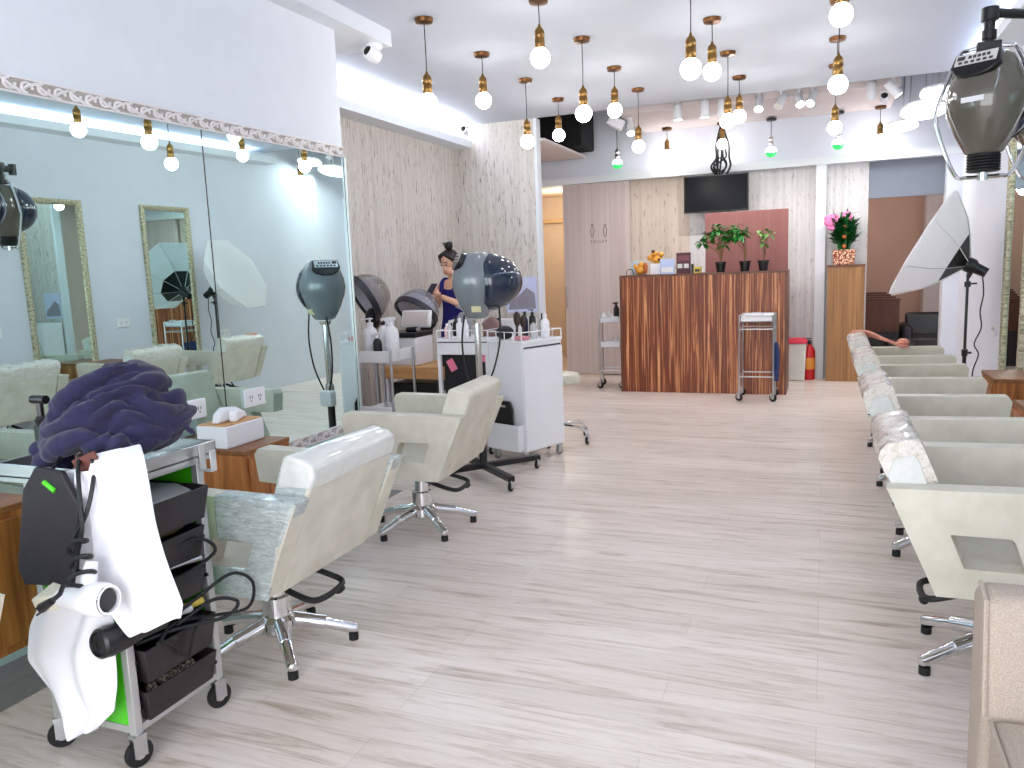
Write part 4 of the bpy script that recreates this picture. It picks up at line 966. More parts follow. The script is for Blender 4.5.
# wall-arm hood dryers at the right
def arm_hood(loc, label, yaw):
    t = thing('wall_hood_dryer', label, 'hood dryer', loc)
    hood(t, smoke, visor, yaw, -0.20, 0, True)
    half = [(0.0, 0.245), (0.075, 0.238), (0.11, 0.215), (0.182, 0.02), (0.180, -0.08), (0.11, -0.272), (0.06, -0.292), (0, -0.292)]
    pts = [(-x, 0, z) for x, z in half] + [(x, 0, z) for x, z in half[::-1][1:-1]]
    pts = [(-a[0], a[1], a[2]) for a in pts]
    bm = new(); tube(bm, smooth_path(pts, 4, True), 0.0085, 8, True, M=rot('Z', yaw * 0.25)); obj('chrome_loop', bm, chrome, t)
    bm = new(); bx(bm, -0.045, 0.045, -0.025, 0.025, 0.225, 0.262); tube(bm, [(0, 0, 0.25), (0, 0, 0.37)], [0.022, 0.022], 12); lathe(bm, [(0.028, 0.27), (0.028, 0.31)], 14); lathe(bm, [(0.034, 0.345), (0.034, 0.40)], 14); obj('stem', bm, black_plas, t, 0.003)
    wx = RX - loc[0] - 0.001
    bm = new(); M = Matrix()
    tube(bm, [(0.02, 0, 0.375), (wx * 0.55, 0.20, 0.375), (wx, 0.05, 0.375)], 0.020, 10); lathe(bm, [(0.03, 0.33), (0.03, 0.42)], 12, (wx * 0.55, 0.20, 0)); obj('arm', bm, black_plas, t)
    bm = new(); bx(bm, wx - 0.02, wx, -0.01, 0.11, 0.29, 0.46); obj('wall_bracket', bm, black_plas, t, 0.004)
    return t
p = at(986, 104, 4.0)
arm_hood((p.x, 4.0, p.z - 0.01), 'smoky grey hood dryer in chrome loop hanging at the top right, nearest the camera', -32)
arm_hood((0.95, 4.42, 1.98), 'hood dryer on the right wall hidden behind the nearest one, showing in the left mirror', 0)

# bonnet dryers in the niche: see-through domes with a dark rim
def bonnet(loc, yaw, tilt, vis, label, R=0.185, zc=1.20, fr=0.2):
    t = thing('bonnet_dryer', label, 'hood dryer', loc)
    M = T(0, 0, zc) @ rot('Z', yaw) @ rot('X', tilt)
    bm = new(); n = 28
    prof = [(R * math.cos(a), R * 1.12 * math.sin(a)) for a in [0.02 + (PI / 2 - 0.02) * k / 10 for k in range(11)]]
    prof[-1] = (0, prof[-1][1])
    rings = [[bm.verts.new((r * math.cos(2 * PI * k / n), r * math.sin(2 * PI * k / n), z)) for k in range(n)] if r > 1e-6 else None for r, z in prof]
    ap = bm.verts.new((0, 0, prof[-1][1]))
    for i in range(9):
        for k in range(n): bm.faces.new((rings[i][k], rings[i][(k + 1) % n], rings[i + 1][(k + 1) % n], rings[i + 1][k]))
    for k in range(n): bm.faces.new((rings[9][k], rings[9][(k + 1) % n], ap))
    bmesh.ops.transform(bm, matrix=M, verts=bm.verts[:]); obj('dome', bm, vis, t, angle=80)
    bm = new(); lathe(bm, [(R * 0.93, -0.02), (R * 1.03, -0.02), (R * 1.03, 0.028), (R * 0.93, 0.028), (R * 0.93, -0.02)], 32, M=M, caps=False); obj('rim', bm, plain('dark_rim', srgb(38, 38, 52), 0.35), t)
    bm = new(); lathe(bm, [(R * 0.90, 0.0), (R * 0.86, 0.06), (R * 0.66, 0.12), (0, 0.14)], 24, M=M, caps=False); obj('lining', bm, inner_w, t)
    q_ = M @ Vector((0, R * 0.9, -0.02))
    bm = new(); ball(bm, q_, (0.06, 0.07, 0.09), 14, 8); obj('motor_housing', bm, black_plas, t)
    bm = new(); tube(bm, [q_, (q_.x, q_.y, zc - 0.25), (0, 0.12, 0.6), (0, 0.12, 0.08)], 0.02, 10); obj('pole', bm, steel, t)
    for k in range(5):
        a = 2 * PI * k / 5; bm = new(); tube(bm, [(0, 0.12, 0.09), (fr * math.cos(a), 0.12 + fr * math.sin(a), 0.03)], 0.015, 8); ball(bm, (fr * math.cos(a), 0.12 + fr * math.sin(a), 0.022), 0.022, 8, 6); obj('foot', bm, black_plas, t)
    return t
p = at(364, 299, 5.35); bonnet((p.x, 5.35, 0), -40, -62, visor_b, 'brownish see-through bonnet dryer nearest the mirror edge', 0.19, p.z, 0.10)
p = at(416, 313, 6.2); bonnet((p.x, 6.2, 0), -18, -42, visor_t, 'bluish see-through bonnet dryer in front of the person', 0.20, p.z)

# ------------------------------------------------------------------ carts and clutter in the niche
t = thing('bottle_trolley', 'white topped chrome trolley holding white bottles at the mirror edge', 'trolley', (-3.06, 5.12, 0), math.radians(-4))
for sx in (-1, 1):
    for sy in (-1, 1):
        bm = new(); tube(bm, [(sx * 0.14, sy * 0.15, 0.06), (sx * 0.14, sy * 0.15, 0.80)], 0.011, 8); obj('post', bm, steel, t); castor(t, sx * 0.14, sy * 0.15)
for z in (0.715, 0.30):
    bm = new(); bx(bm, -0.15, 0.125, -0.165, 0.165, z, z + 0.012); bx(bm, -0.15, 0.125, -0.168, -0.155, z, z + 0.085); bx(bm, -0.15, 0.125, 0.155, 0.168, z, z + 0.06); bx(bm, -0.155, -0.145, -0.165, 0.165, z, z + 0.06); bx(bm, 0.118, 0.128, -0.165, 0.165, z, z + 0.085); obj('tray', bm, white_plas, t, 0.004)
z = 0.727
bottle('pump_bottle', 'white shampoo bottle at the left of the bottle trolley', -3.15, 5.06, z, 0.054, 0.31, white_plas, white_plas, 'pump')
bottle('pump_bottle', 'white shampoo bottle at the back of the trolley with black cap', -3.13, 5.22, z, 0.046, 0.30, white_plas, black_plas, 'pump')
bottle('spray_bottle', 'white spray bottle at the right of the bottle trolley', -2.985, 5.08, z, 0.058, 0.31, white_plas, white_plas, 'spray')
bottle('spray_bottle', 'small dark spray bottle with white head between the white bottles', -3.07, 5.02, z, 0.034, 0.20, black_plas, white_plas, 'spray')

t = thing('pine_table', 'pine topped table with white legs behind the bottle trolley', 'table', (-3.07, 5.82, 0))
bm = new(); bx(bm, -0.33, 0.36, -0.22, 0.24, 0.50, 0.60); obj('top', bm, tablewood, t, 0.006)
bm = new(); bx(bm, -0.31, 0.34, -0.2, 0.22, 0.10, 0.14); obj('lower_shelf', bm, tablewood, t, 0.004)
for sx in (-0.30, 0.33):
    for sy in (-0.19, 0.21):
        bm = new(); bx(bm, sx - 0.02, sx + 0.02, sy - 0.02, sy + 0.02, 0, 0.50); obj('leg', bm, white_plas, t, 0.002)
bm = new(); bx(bm, -3.345, -2.92, 5.66, 5.98, 0.142, 0.46); tag(obj('black_crate', bm, black_plas, bevel=0.01), 'black crate on the lower shelf of the pine table', 'crate')
bm = new(); bx(bm, -2.88, -2.77, 5.66, 5.9, 0.142, 0.40); tag(obj('white_carton', bm, white_plas, bevel=0.006), 'white carton beside the black crate under the pine table', 'box')
t = thing('towel_steamer', 'white towel cabinet with raised lid on the pine table', 'cabinet', (-3.23, 5.80, 0.60))
bm = new(); bx(bm, -0.155, 0.135, -0.15, 0.15, 0, 0.235); obj('body', bm, white_lam, t, 0.012)
bm = new(); bx(bm, -0.16, 0.14, -0.155, 0.155, 0.235, 0.275); obj('dark_rim', bm, black_plas, t, 0.004)
bm = new(); bx(bm, -0.15, 0.13, -0.155, -0.12, 0.0, 0.15, T(0, 0.27, 0.262) @ rot('X', -14)); o = obj('lid', bm, white_lam, t, 0.012)
bm = new(); bx(bm, -0.13, 0.11, -0.160, -0.154, 0.02, 0.135, T(0, 0.27, 0.262) @ rot('X', -14)); obj('lid_lining', bm, pink_white, t, 0.004)
carton('purple_box', 'purple box on the pine table right of the towel cabinet', 'box', -2.80, 5.78, 0.60, 0.11, 0.12, 0.13, purple)
bottle('spray_bottle', 'black sprayer bottle in front of the purple box', -2.875, 5.68, 0.60, 0.032, 0.17, black_plas, black_plas, 'spray')
bottle('spray_bottle', 'white headed sprayer right of the raised towel cabinet lid', -2.845, 5.90, 0.60, 0.045, 0.36, clear_p, white_plas, 'spray')

t = thing('styling_desk', 'white topped styling cart with black interior behind the hood dryer', 'cart', (-2.475, 5.42, 0))
bm = new(); bx(bm, -0.21, 0.21, -0.20, 0.20, 0.745, 0.86); obj('top', bm, white_lam, t, 0.006)
bm = new(); bx(bm, -0.20, 0.20, -0.204, -0.2, 0.835, 0.842); obj('drawer_gap', bm, black_plas, t)
bm = new(); bx(bm, -0.175, 0.20, -0.16, 0.19, 0.10, 0.745); obj('interior', bm, black_plas, t, 0.004)
for sx in (-0.195, 0.195):
    for sy in (-0.185, 0.185):
        bm = new(); bx(bm, sx - 0.014, sx + 0.014, sy - 0.014, sy + 0.014, 0.06, 0.745); obj('post', bm, white_lam, t, 0.002); castor(t, sx, sy, 0.07, 0.028)
bm = new(); bx(bm, -0.028, 0.028, -0.003, 0.003, -0.045, 0.045, T(-0.105, -0.17, 0.665) @ rot('Y', -28)); obj('pink_tag', bm, pink_tag, t)
bm = new(); bx(bm, -0.022, 0.022, -0.003, 0.003, -0.03, 0.03, T(0.165, -0.17, 0.72) @ rot('Y', 8)); obj('round_tag', bm, pink_tag, t, 0.01)
def wire_tray(t, hx, hy, z):
    bm = new()
    for zz in (z + 0.004, z + 0.065):
        tube(bm, [(-hx, -hy, zz), (hx, -hy, zz), (hx, hy, zz), (-hx, hy, zz)], 0.0045, 6, True)
    for sx in (-1, 1):
        for sy in (-1, 0, 1):
            tube(bm, [(sx * hx, sy * hy, z), (sx * hx, sy * hy, z + 0.065)], 0.0045, 6)
    for k in (-0.5, 0, 0.5):
        for sy in (-1, 1): tube(bm, [(k * hx, sy * hy, z), (k * hx, sy * hy, z + 0.065)], 0.0035, 6)
    obj('wire_rail', bm, white_plas, t)
wire_tray(t, 0.205, 0.195, 0.86)
z = 0.861
t2 = thing('hand_mirror', 'grey rounded back mirror standing on the styling cart', 'hand mirror', (-2.56, 5.45, z))
bm = new(); prism(bm, [(-0.055, 0), (0.055, 0), (0.058, 0.16), (0.04, 0.185), (-0.04, 0.185), (-0.058, 0.16)], -0.007, 0.007, 'y', rot('X', -8)); obj('frame', bm, plain('grey_plastic', srgb(150, 152, 160), 0.4), t2, 0.006)
for n_, lb, x, y, r, h, m, c, k in (('white_bottle', 'white bottle before the grey back mirror on the styling cart', -2.545, 5.34, 0.026, 0.15, white_plas, white_plas, 'round'),
    ('small_jar', 'clear pink tinged bottle at the left end of the styling cart', -2.64, 5.32, 0.022, 0.11, plain('pale_pink_bottle', srgb(236, 196, 196), 0.3), white_plas, 'round'),
    ('clear_bottle', 'clear slim bottle second from the left on the styling cart', -2.60, 5.28, 0.020, 0.13, clear_p, clear_p, 'round'),
    ('white_tube', 'white flat tube left of the dryer pole on the styling cart', -2.485, 5.32, 0.022, 0.14, white_lam, white_plas, 'round'),
    ('cream_jar', 'cream jar behind the dryer pole on the styling cart', -2.42, 5.42, 0.030, 0.12, cream_plas, cream_plas, 'round'),
    ('dark_bottle', 'dark bottle left of the grey back mirror on the styling cart', -2.65, 5.50, 0.026, 0.15, black_plas, black_plas, 'pump')):
    bottle(n_, lb, x, y, z, r, h, m, c, k)
bm = new(); prism(bm, [(-0.09, 0), (0.10, 0), (0.10, 0.06), (0.05, 0.12), (0.01, 0.15), (-0.05, 0.11), (-0.095, 0.06)], -0.04, 0.04); o = obj('brown_pouch', bm, plain('taupe_leather', srgb(128, 98, 94), 0.6), bevel=0.015, loc=(-2.345, 5.47, z)); tag(o, 'taupe leather pouch right of the dryer pole on the styling cart', 'pouch')

YC = math.radians(-23)
t = thing('white_cabinet', 'tall white cabinet on castors with a side pocket', 'cabinet', (-1.985, 5.235, 0), YC)
MC = T(-1.985, 5.235, 0) @ Matrix.Rotation(YC, 4, 'Z')
bm = new(); bx(bm, -0.165, 0.165, -0.205, 0.205, 0.085, 0.845); obj('body', bm, white_lam, t, 0.005)
bm = new(); bx(bm, 0.1655, 0.177, -0.20, 0.20, 0.095, 0.805); obj('door', bm, white_lam, t, 0.003)
bm = new(); bx(bm, 0.166, 0.170, -0.19, 0.19, 0.812, 0.822); obj('finger_gap', bm, ink, t)
bm = new(); bx(bm, -0.17, 0.17, -0.21, 0.21, 0.845, 0.860); obj('top', bm, white_lam, t, 0.003)
bm = new(); bx(bm, -0.155, 0.155, -0.262, -0.2565, 0.10, 0.285); bx(bm, -0.155, -0.149, -0.2565, -0.206, 0.10, 0.285); bx(bm, 0.149, 0.155, -0.2565, -0.206, 0.10, 0.285); bx(bm, -0.155, 0.155, -0.2565, -0.206, 0.10, 0.106); obj('pocket', bm, white_plas, t, 0.002)
wire_tray(t, 0.165, 0.205, 0.86)
for sx in (-0.14, 0.14):
    for sy in (-0.18, 0.18): castor(t, sx, sy, 0.085, 0.032, plain('grey_wheel', srgb(150, 150, 150), 0.5))
t2 = thing('back_mirror', 'black rounded back mirror tucked in the side pocket of the white cabinet', 'hand mirror', tuple(MC @ Vector((-0.02, -0.228, 0.110))), YC)
bm = new(); prism(bm, [(-0.10, 0), (0.10, 0), (0.10, 0.28), (0.075, 0.335), (-0.075, 0.335), (-0.10, 0.28)], -0.008, 0.008); obj('frame', bm, black_plas, t2, 0.006)
bm = new(); bx(bm, -0.035, 0.035, -0.010, -0.008, 0.29, 0.305); obj('grip_slot', bm, steel, t2)
z = 0.862
def on_cab(x, y): p_ = MC @ Vector((x, y, 0)); return p_.x, p_.y
for lb, (x, y), r, h, m, c, k, n_ in (('white dispenser with dark spout at the right end of the white cabinet', on_cab(0.08, 0.13), 0.034, 0.17, white_plas, white_plas, 'round', 'dispenser'),
    ('clear capped bottle left of the white dispenser on the white cabinet', on_cab(0.06, 0.03), 0.024, 0.14, clear_p, black_plas, 'pump', 'clear_bottle'),
    ('dark bottle behind the white dispenser on the white cabinet', on_cab(-0.06, 0.15), 0.026, 0.20, black_plas, black_plas, 'pump', 'dark_bottle'),
    ('navy bottle in the middle of the white cabinet top', on_cab(-0.05, 0.06), 0.024, 0.19, navy, black_plas, 'round', 'navy_bottle')):
    bottle(n_, lb, x, y, z, r, h, m, c, k)
def paddle(name, label, x, y, z, h, wd, mat, lean, rz):
    t = thing(name, label, 'brush', (x, y, z), rz); M = rot('Y', lean)
    bm = new(); tube(bm, [(0, 0, 0.0), (0, 0, h * 0.5)], [0.010, 0.008], 8, M=M); obj('handle', bm, mat, t)
    bm = new(); ball(bm, M @ Vector((0, 0, h * 0.72)), (wd, 0.018, h * 0.28), 14, 8); obj('head', bm, mat, t)
bm = new(); ball(bm, (0, 0, 0.05), (0.07, 0.05, 0.05), 16, 10); bmesh.ops.scale(bm, vec=(1, 1, 1), verts=bm.verts[:])
o = obj('black_puff', bm, black_plas, loc=(*on_cab(-0.10, -0.10), z)); tag(o, 'round black brush head at the left end of the white cabinet top', 'brush')
paddle('round_brush', 'dark brown upright brush left of centre on the white cabinet', *on_cab(-0.02, -0.06), z, 0.20, 0.030, plain('dark_brown_plastic', srgb(54, 38, 32), 0.4), 3, YC)
paddle('round_brush', 'dark brush with curved handle at the centre of the white cabinet', *on_cab(0.0, 0.00), z, 0.17, 0.026, plain('umber_plastic', srgb(64, 46, 38), 0.4), -6, YC)
bm = new(); bx(bm, -0.05, 0.05, -0.03, 0.03, 0, 0.03); o = obj('pink_clip_box', bm, plain('dusty_pink', srgb(206, 140, 150), 0.5), bevel=0.006, loc=(*on_cab(0.07, -0.10), z), rotz=YC); tag(o, 'small dusty pink box at the near corner of the white cabinet top', 'box')

# more dark tools on the table, the styling cart and the white cabinet
for n_, lb, x, y, z_, r, h, m, c, k in (('dark_bottle', 'black bottle at the back right of the pine table', -2.79, 5.98, 0.60, 0.034, 0.27, black_plas, black_plas, 'pump'),
    ('dark_bottle', 'black bottle between the towel cabinet and the tall sprayer', -2.94, 5.97, 0.60, 0.036, 0.33, black_plas, black_plas, 'round'),
    ('amber_bottle', 'brown bottle behind the pale pink bottle on the styling cart', -2.62, 5.56, 0.861, 0.026, 0.12, amber, black_plas, 'round'),
    ('dark_bottle', 'short black bottle at the back right of the styling cart', -2.33, 5.57, 0.861, 0.030, 0.13, black_plas, black_plas, 'round'),
    ('dark_jar', 'squat black jar right behind the dryer pole on the styling cart', -2.43, 5.53, 0.861, 0.040, 0.10, black_plas, black_plas, 'round'),
    ('dark_bottle', 'black tube at the far right corner of the white cabinet', on_cab(0.02, 0.17)[0], on_cab(0.02, 0.17)[1], 0.862, 0.020, 0.17, black_plas, black_plas, 'round')):
    bottle(n_, lb, x, y, z_, r, h, m, c, k)
t2 = thing('black_hair_clipper', 'black hair clipper lying on the lid side of the white towel cabinet', 'clipper', (-3.15, 5.72, 0.875))
bm = new(); tube(bm, [(-0.06, 0, 0.02), (0.03, 0.01, 0.022)], [0.02, 0.024], 10); obj('body', bm, black_plas, t2)
bm = new(); bx(bm, 0.03, 0.06, -0.012, 0.026, 0.01, 0.03); obj('blade', bm, steel, t2, 0.002)

# stool and low cabinet with poster
t = thing('rolling_stool', 'cream round stool on chrome castor base behind the white cabinet', 'stool', (-1.93, 5.78, 0))
bm = new(); lathe(bm, [(0, 0.46), (0.165, 0.46), (0.18, 0.475), (0.182, 0.51), (0.165, 0.535), (0, 0.545)], 28); obj('seat', bm, vinyl, t)
bm = new(); lathe(bm, [(0.028, 0.10), (0.028, 0.32), (0.018, 0.325), (0.018, 0.45), (0.10, 0.455), (0.10, 0.46)], 16); obj('column', bm, chrome, t)
for k in range(5):
    a = 2 * PI * k / 5 - 0.30; c, s = math.cos(a), math.sin(a)
    bm = new(); tube(bm, [(0.02 * c, 0.02 * s, 0.135), (0.2 * c, 0.2 * s, 0.125), (0.255 * c, 0.255 * s, 0.10), (0.265 * c, 0.265 * s, 0.07)], 0.012, 8); obj('leg', bm, chrome, t); castor(t, 0.265 * c, 0.265 * s, 0.072, 0.03)
boxm = new(); bx(boxm, -3.25, -2.82, 7.52, 7.83, 0.0, 0.845); o = obj('low_cabinet', boxm, white_lam, bevel=0.006); tag(o, 'low white cabinet against the end wall below the poster', 'cabinet')
bm = new(); bx(bm, -3.16, -2.815, 7.835, 7.848, 0.90, 1.275); o = obj('poster', bm, plain('pale_blue_print', srgb(206, 212, 240), 0.5)); tag(o, 'pale blue poster with a grey picture at the end of the bark wall', 'poster')
bm = new(); prism(bm, [(-3.14, 0.93), (-2.83, 0.94), (-2.84, 1.10), (-2.93, 1.16), (-3.02, 1.08), (-3.12, 1.02)], 7.832, 7.836); obj('grey_picture', bm, plain('grey_print', srgb(146, 142, 156), 0.6), o)

# ------------------------------------------------------------------ person with a phone
def skin_mesh(nodes, edges, root=0, levels=1):
    bm = new(); lay = bm.verts.layers.skin.verify(); vs = []
    for (p_, r) in nodes:
        v_ = bm.verts.new(p_); v_[lay].radius = (r, r) if not isinstance(r, tuple) else r; vs.append(v_)
    for a, b in edges: bm.edges.new((vs[a], vs[b]))
    vs[root][lay].use_root = True
    me = bpy.data.meshes.new('tmp'); bm.to_mesh(me); bm.free()
    o = bpy.data.objects.new('tmp', me); C.objects.link(o)
    o.modifiers.new('skin', 'SKIN'); s = o.modifiers.new('sub', 'SUBSURF'); s.levels = levels
    dg = bpy.context.evaluated_depsgraph_get(); m2 = bpy.data.meshes.new_from_object(o.evaluated_get(dg)); bpy.data.objects.remove(o)
    out = new(); out.from_mesh(m2); return out
PX_, PY_ = at(452, 266, 6.85).x, 6.85
t = thing('person', 'person with dark hair in a bun, blue dress, looking down at a phone', 'person', (PX_, PY_, 0), math.radians(-14))
nodes = [((0, 0.01, 0.86), (0.13, 0.10)), ((0, 0.0, 1.00), (0.10, 0.08)), ((0, 0.0, 1.13), (0.12, 0.085)), ((0, 0.01, 1.235), (0.10, 0.065)), ((0, 0.012, 1.285), 0.044), ((0, -0.01, 1.345), 0.042),
         ((-0.155, 0.01, 1.225), 0.05), ((-0.195, -0.03, 1.02), 0.040), ((-0.10, -0.22, 1.125), 0.029), ((-0.065, -0.255, 1.15), 0.026),
         ((0.155, 0.01, 1.225), 0.05), ((0.195, -0.03, 1.02), 0.040), ((0.09, -0.22, 1.11), 0.029), ((0.05, -0.25, 1.135), 0.026),
         ((-0.085, 0.01, 0.78), 0.082), ((-0.09, -0.005, 0.45), 0.055), ((-0.09, 0.02, 0.09), 0.036), ((-0.095, -0.10, 0.035), 0.030),
         ((0.085, 0.01, 0.78), 0.082), ((0.09, -0.005, 0.45), 0.055), ((0.09, 0.02, 0.09), 0.036), ((0.095, -0.10, 0.035), 0.030)]
edges = [(0, 1), (1, 2), (2, 3), (3, 4), (4, 5), (3, 6), (6, 7), (7, 8), (8, 9), (3, 10), (10, 11), (11, 12), (12, 13), (0, 14), (14, 15), (15, 16), (16, 17), (0, 18), (18, 19), (19, 20), (20, 21)]
bm = skin_mesh(nodes, edges, 0, 2)
MHd = T(0, -0.035, 1.43) @ rot('X', 20)
def hp(x, y, z): return MHd @ Vector((x, y, z))
for c_, r in (((0, 0.01, 0.03), (0.074, 0.090, 0.095)), ((0, -0.03, -0.045), (0.055, 0.060, 0.062)), ((0, -0.09, -0.012), (0.011, 0.016, 0.016)), ((-0.073, 0.01, 0.0), (0.010, 0.018, 0.026)), ((0.073, 0.01, 0.0), (0.010, 0.018, 0.026)), ((0, -0.08, -0.052), (0.022, 0.012, 0.008))):
    ball(bm, hp(*c_), r, 20, 14, M=MHd.to_3x3())
for side in (-1, 1):
    w0 = Vector((side * 0.058, -0.255, 1.148))
    ball(bm, w0 + Vector((-side * 0.02, -0.03, 0.012)), (0.036, 0.040, 0.020), 14, 10)
    for k in range(4):
        b0 = w0 + Vector((-side * (0.035), -0.05 + 0.018 * k, 0.022 - 0.004 * k))
        tube(bm, [b0, b0 + Vector((-side * 0.025, -0.012, 0.014)), b0 + Vector((-side * (0.044 - 0.004 * k), -0.004, 0.034)), b0 + Vector((-side * (0.040 - .004 * k), 0.012, 0.046))], [0.0088, 0.0085, 0.008, 0.006], 8)
    tube(bm, [w0 + Vector((0, -0.02, 0.02)), w0 + Vector((-side * 0.012, -0.035, 0.045)), w0 + Vector((-side * 0.03, -0.045, 0.060))], [0.010, 0.009, 0.007], 8)
body = obj('body', bm, skin_m, t, angle=80)
rm = body.modifiers.new('remesh', 'REMESH'); rm.mode = 'VOXEL'; rm.voxel_size = 0.006; rm.use_smooth_shade = True
sm_ = body.modifiers.new('smooth', 'SMOOTH'); sm_.iterations = 3; sm_.factor = 0.4
bm = new()
for s in (-1, 1):
    ball(bm, hp(s * 0.030, -0.083, 0.020), (0.012, 0.006, 0.006), 10, 6)
    tube(bm, [hp(s * 0.016, -0.088, 0.043), hp(s * 0.032, -0.086, 0.047), hp(s * 0.047, -0.078, 0.042)], 0.004, 5)
obj('eyes', bm, hair_m, t)
bm = new(); tube(bm, [hp(-0.02, -0.092, -0.053), hp(0, -0.097, -0.055), hp(0.02, -0.092, -0.053)], [0.003, 0.006, 0.003], 6); obj('lips', bm, plain('lips', srgb(188, 96, 92), 0.5), t)
bm = new()
prof_h = [(0.082, 0.0), (0.085, 0.03), (0.080, 0.07), (0.06, 0.108), (0.03, 0.128), (0, 0.132)]
ball(bm, hp(0, 0.030, 0.045), (0.083, 0.088, 0.095), 20, 12, M=MHd.to_3x3()); ball(bm, hp(0, 0.06, 0.0), (0.072, 0.06, 0.08), 16, 10, M=MHd.to_3x3())
for s in (-1, 1): tube(bm, [hp(s * 0.0, -0.045, 0.122), hp(s * 0.05, -0.045, 0.095), hp(s * 0.076, -0.02, 0.045), hp(s * 0.078, 0.0, -0.02)], [0.018, 0.022, 0.018, 0.008], 8)
ball(bm, hp(0.01, 0.045, 0.165), (0.042, 0.042, 0.040), 14, 10)
rng = random.Random(5)
for k in range(14):
    a = rng.uniform(0, 2 * PI); tube(bm, [hp(0.01 + 0.03 * math.cos(a), 0.045 + 0.03 * math.sin(a), 0.18), hp(0.01 + 0.06 * math.cos(a), 0.045 + 0.06 * math.sin(a), 0.20 + rng.uniform(-.02, .03))], [0.004, 0.001], 4)
obj('hair', bm, hair_m, t, angle=80)
nd = [((0, 0.01, 0.62), (0.20, 0.17)), ((0, 0.01, 0.84), (0.155, 0.125)), ((0, 0.0, 1.0), (0.118, 0.096)), ((0, 0, 1.10), (0.136, 0.10)), ((0, 0.008, 1.185), (0.128, 0.084)), ((-0.09, 0.01, 1.255), 0.045), ((0.09, 0.01, 1.255), 0.045)]
bm = skin_mesh(nd, [(0, 1), (1, 2), (2, 3), (3, 4), (4, 5), (4, 6)], 0, 2); obj('dress', bm, dress_m, t, angle=80)
bm = new()
for s in (-1, 1): tube(bm, smooth_path([(s * 0.075, -0.085, 1.17), (s * 0.088, -0.055, 1.25), (s * 0.095, 0.01, 1.285), (s * 0.085, 0.07, 1.24), (s * 0.075, 0.085, 1.17)], 4), 0.022, 10)
obj('shoulder_straps', bm, dress_m, t)
bm = new(); tube(bm, [(0.165, 0.005, 1.235), (0.198, -0.03, 1.06), (0.19, -0.05, 1.02), (0.15, -0.12, 1.06)], [0.062, 0.052, 0.050, 0.045], 14); obj('sleeve', bm, pale_sleeve, t, label='pale rolled sleeve')
MP = Matrix.Translation((PX_, PY_, 0)) @ Matrix.Rotation(math.radians(-14), 4, 'Z') @ T(0, -0.315, 1.20) @ rot('X', -42)
t2 = thing('smartphone', 'dark blue smartphone held by the person in both hands', 'phone', MP.translation)
MR = MP.to_3x3().to_4x4()
bm = new(); bx(bm, -0.038, 0.038, -0.005, 0.005, -0.072, 0.072, MR); obj('case', bm, plain('phone_case', srgb(28, 34, 62), 0.35), t2, 0.004)
bm = new(); bx(bm, -0.034, 0.034, 0.005, 0.0062, -0.066, 0.066, MR); obj('screen', bm, screen, t2)

# ------------------------------------------------------------------ tissue box
t = thing('tissue_box', 'white tissue box with wood lid on the left oak box', 'tissue box', (-2.515, 2.80, 0.615), math.radians(0))
bm = new(); bx(bm, -0.085, 0.085, -0.125, 0.125, 0, 0.10); obj('box', bm, white_lam, t, 0.006)
bm = new(); bx(bm, -0.078, 0.078, -0.118, 0.118, 0.1002, 0.106); obj('lid', bm, tablewood, t, 0.002)
bm = new()
prism(bm, [(-0.10, 0.107), (0.10, 0.107), (0.085, 0.135), (0.03, 0.165), (-0.045, 0.172), (-0.085, 0.15)], -0.022, 0.022, 'x')
prism(bm, [(-0.06, 0.107), (0.05, 0.107), (0.03, 0.15), (-0.05, 0.16)], 0.01, 0.05, 'x', rot('Z', 25))
o = obj('tissue', bm, white_cloth, t, 0.012, 3)

# ------------------------------------------------------------------ the drawer trolley in the foreground
TX, TY = -1.930, 1.660
t = thing('drawer_trolley', 'green and aluminium salon drawer trolley on castors at the lower left', 'trolley', (TX, TY, 0))
hx, hy = 0.150, 0.160
for sx in (-1, 1):
    for sy in (-1, 1):
        bm = new(); bx(bm, sx * hx - 0.013, sx * hx + 0.013, sy * hy - 0.013, sy * hy + 0.013, 0.095, 0.835); obj('post', bm, alu, t, 0.003); castor(t, sx * hx, sy * hy, 0.098, 0.040, ang=-28 + 14 * sx)
bm = new(); bx(bm, -0.235, 0.19, -0.195, 0.205, 0.828, 0.836)
for s in (-1, 1):
    bx(bm, -0.235, 0.19, (-0.195 if s < 0 else 0.199), (-0.189 if s < 0 else 0.205), 0.815, 0.868); bx(bm, (-0.235 if s < 0 else 0.184), (-0.229 if s < 0 else 0.19), -0.195, 0.205, 0.815, 0.868)
obj('top_tray', bm, steel, t, 0.002)
for z in (0.10, 0.80):
    bm = new()
    for s in (-1, 1):
        bx(bm, -hx, hx, s * hy - 0.008, s * hy + 0.008, z, z + 0.022); bx(bm, s * hx - 0.008, s * hx + 0.008, -hy, hy, z, z + 0.022)
    obj('rail_frame', bm, alu, t, 0.002)
for nm_, a in (('front', (-hx + 0.012, hx - 0.012, -hy - 0.004, -hy + 0.001)), ('back', (-hx + 0.012, hx - 0.012, hy - 0.001, hy + 0.004)), ('left', (-hx - 0.004, -hx + 0.001, -hy + 0.012, hy - 0.012))):
    bm = new(); bx(bm, a[0], a[1], a[2], a[3], 0.115, 0.805); obj('side_panel', bm, green_ac, t)
for z in (0.70, 0.575, 0.45, 0.305, 0.16):
    for s in (-1, 1):
        bm = new(); bx(bm, -hx + 0.01, hx + 0.015, s * (hy - 0.014) - 0.004, s * (hy - 0.014) + 0.004, z - 0.004, z + 0.006); obj('runner', bm, black_plas, t)
TR = ((0.645, 0.745, 0.05), (0.525, 0.618, 0.02), (0.405, 0.49, 0.01), (0.235, 0.338, 0.03), (0.120, 0.212, 0.02))
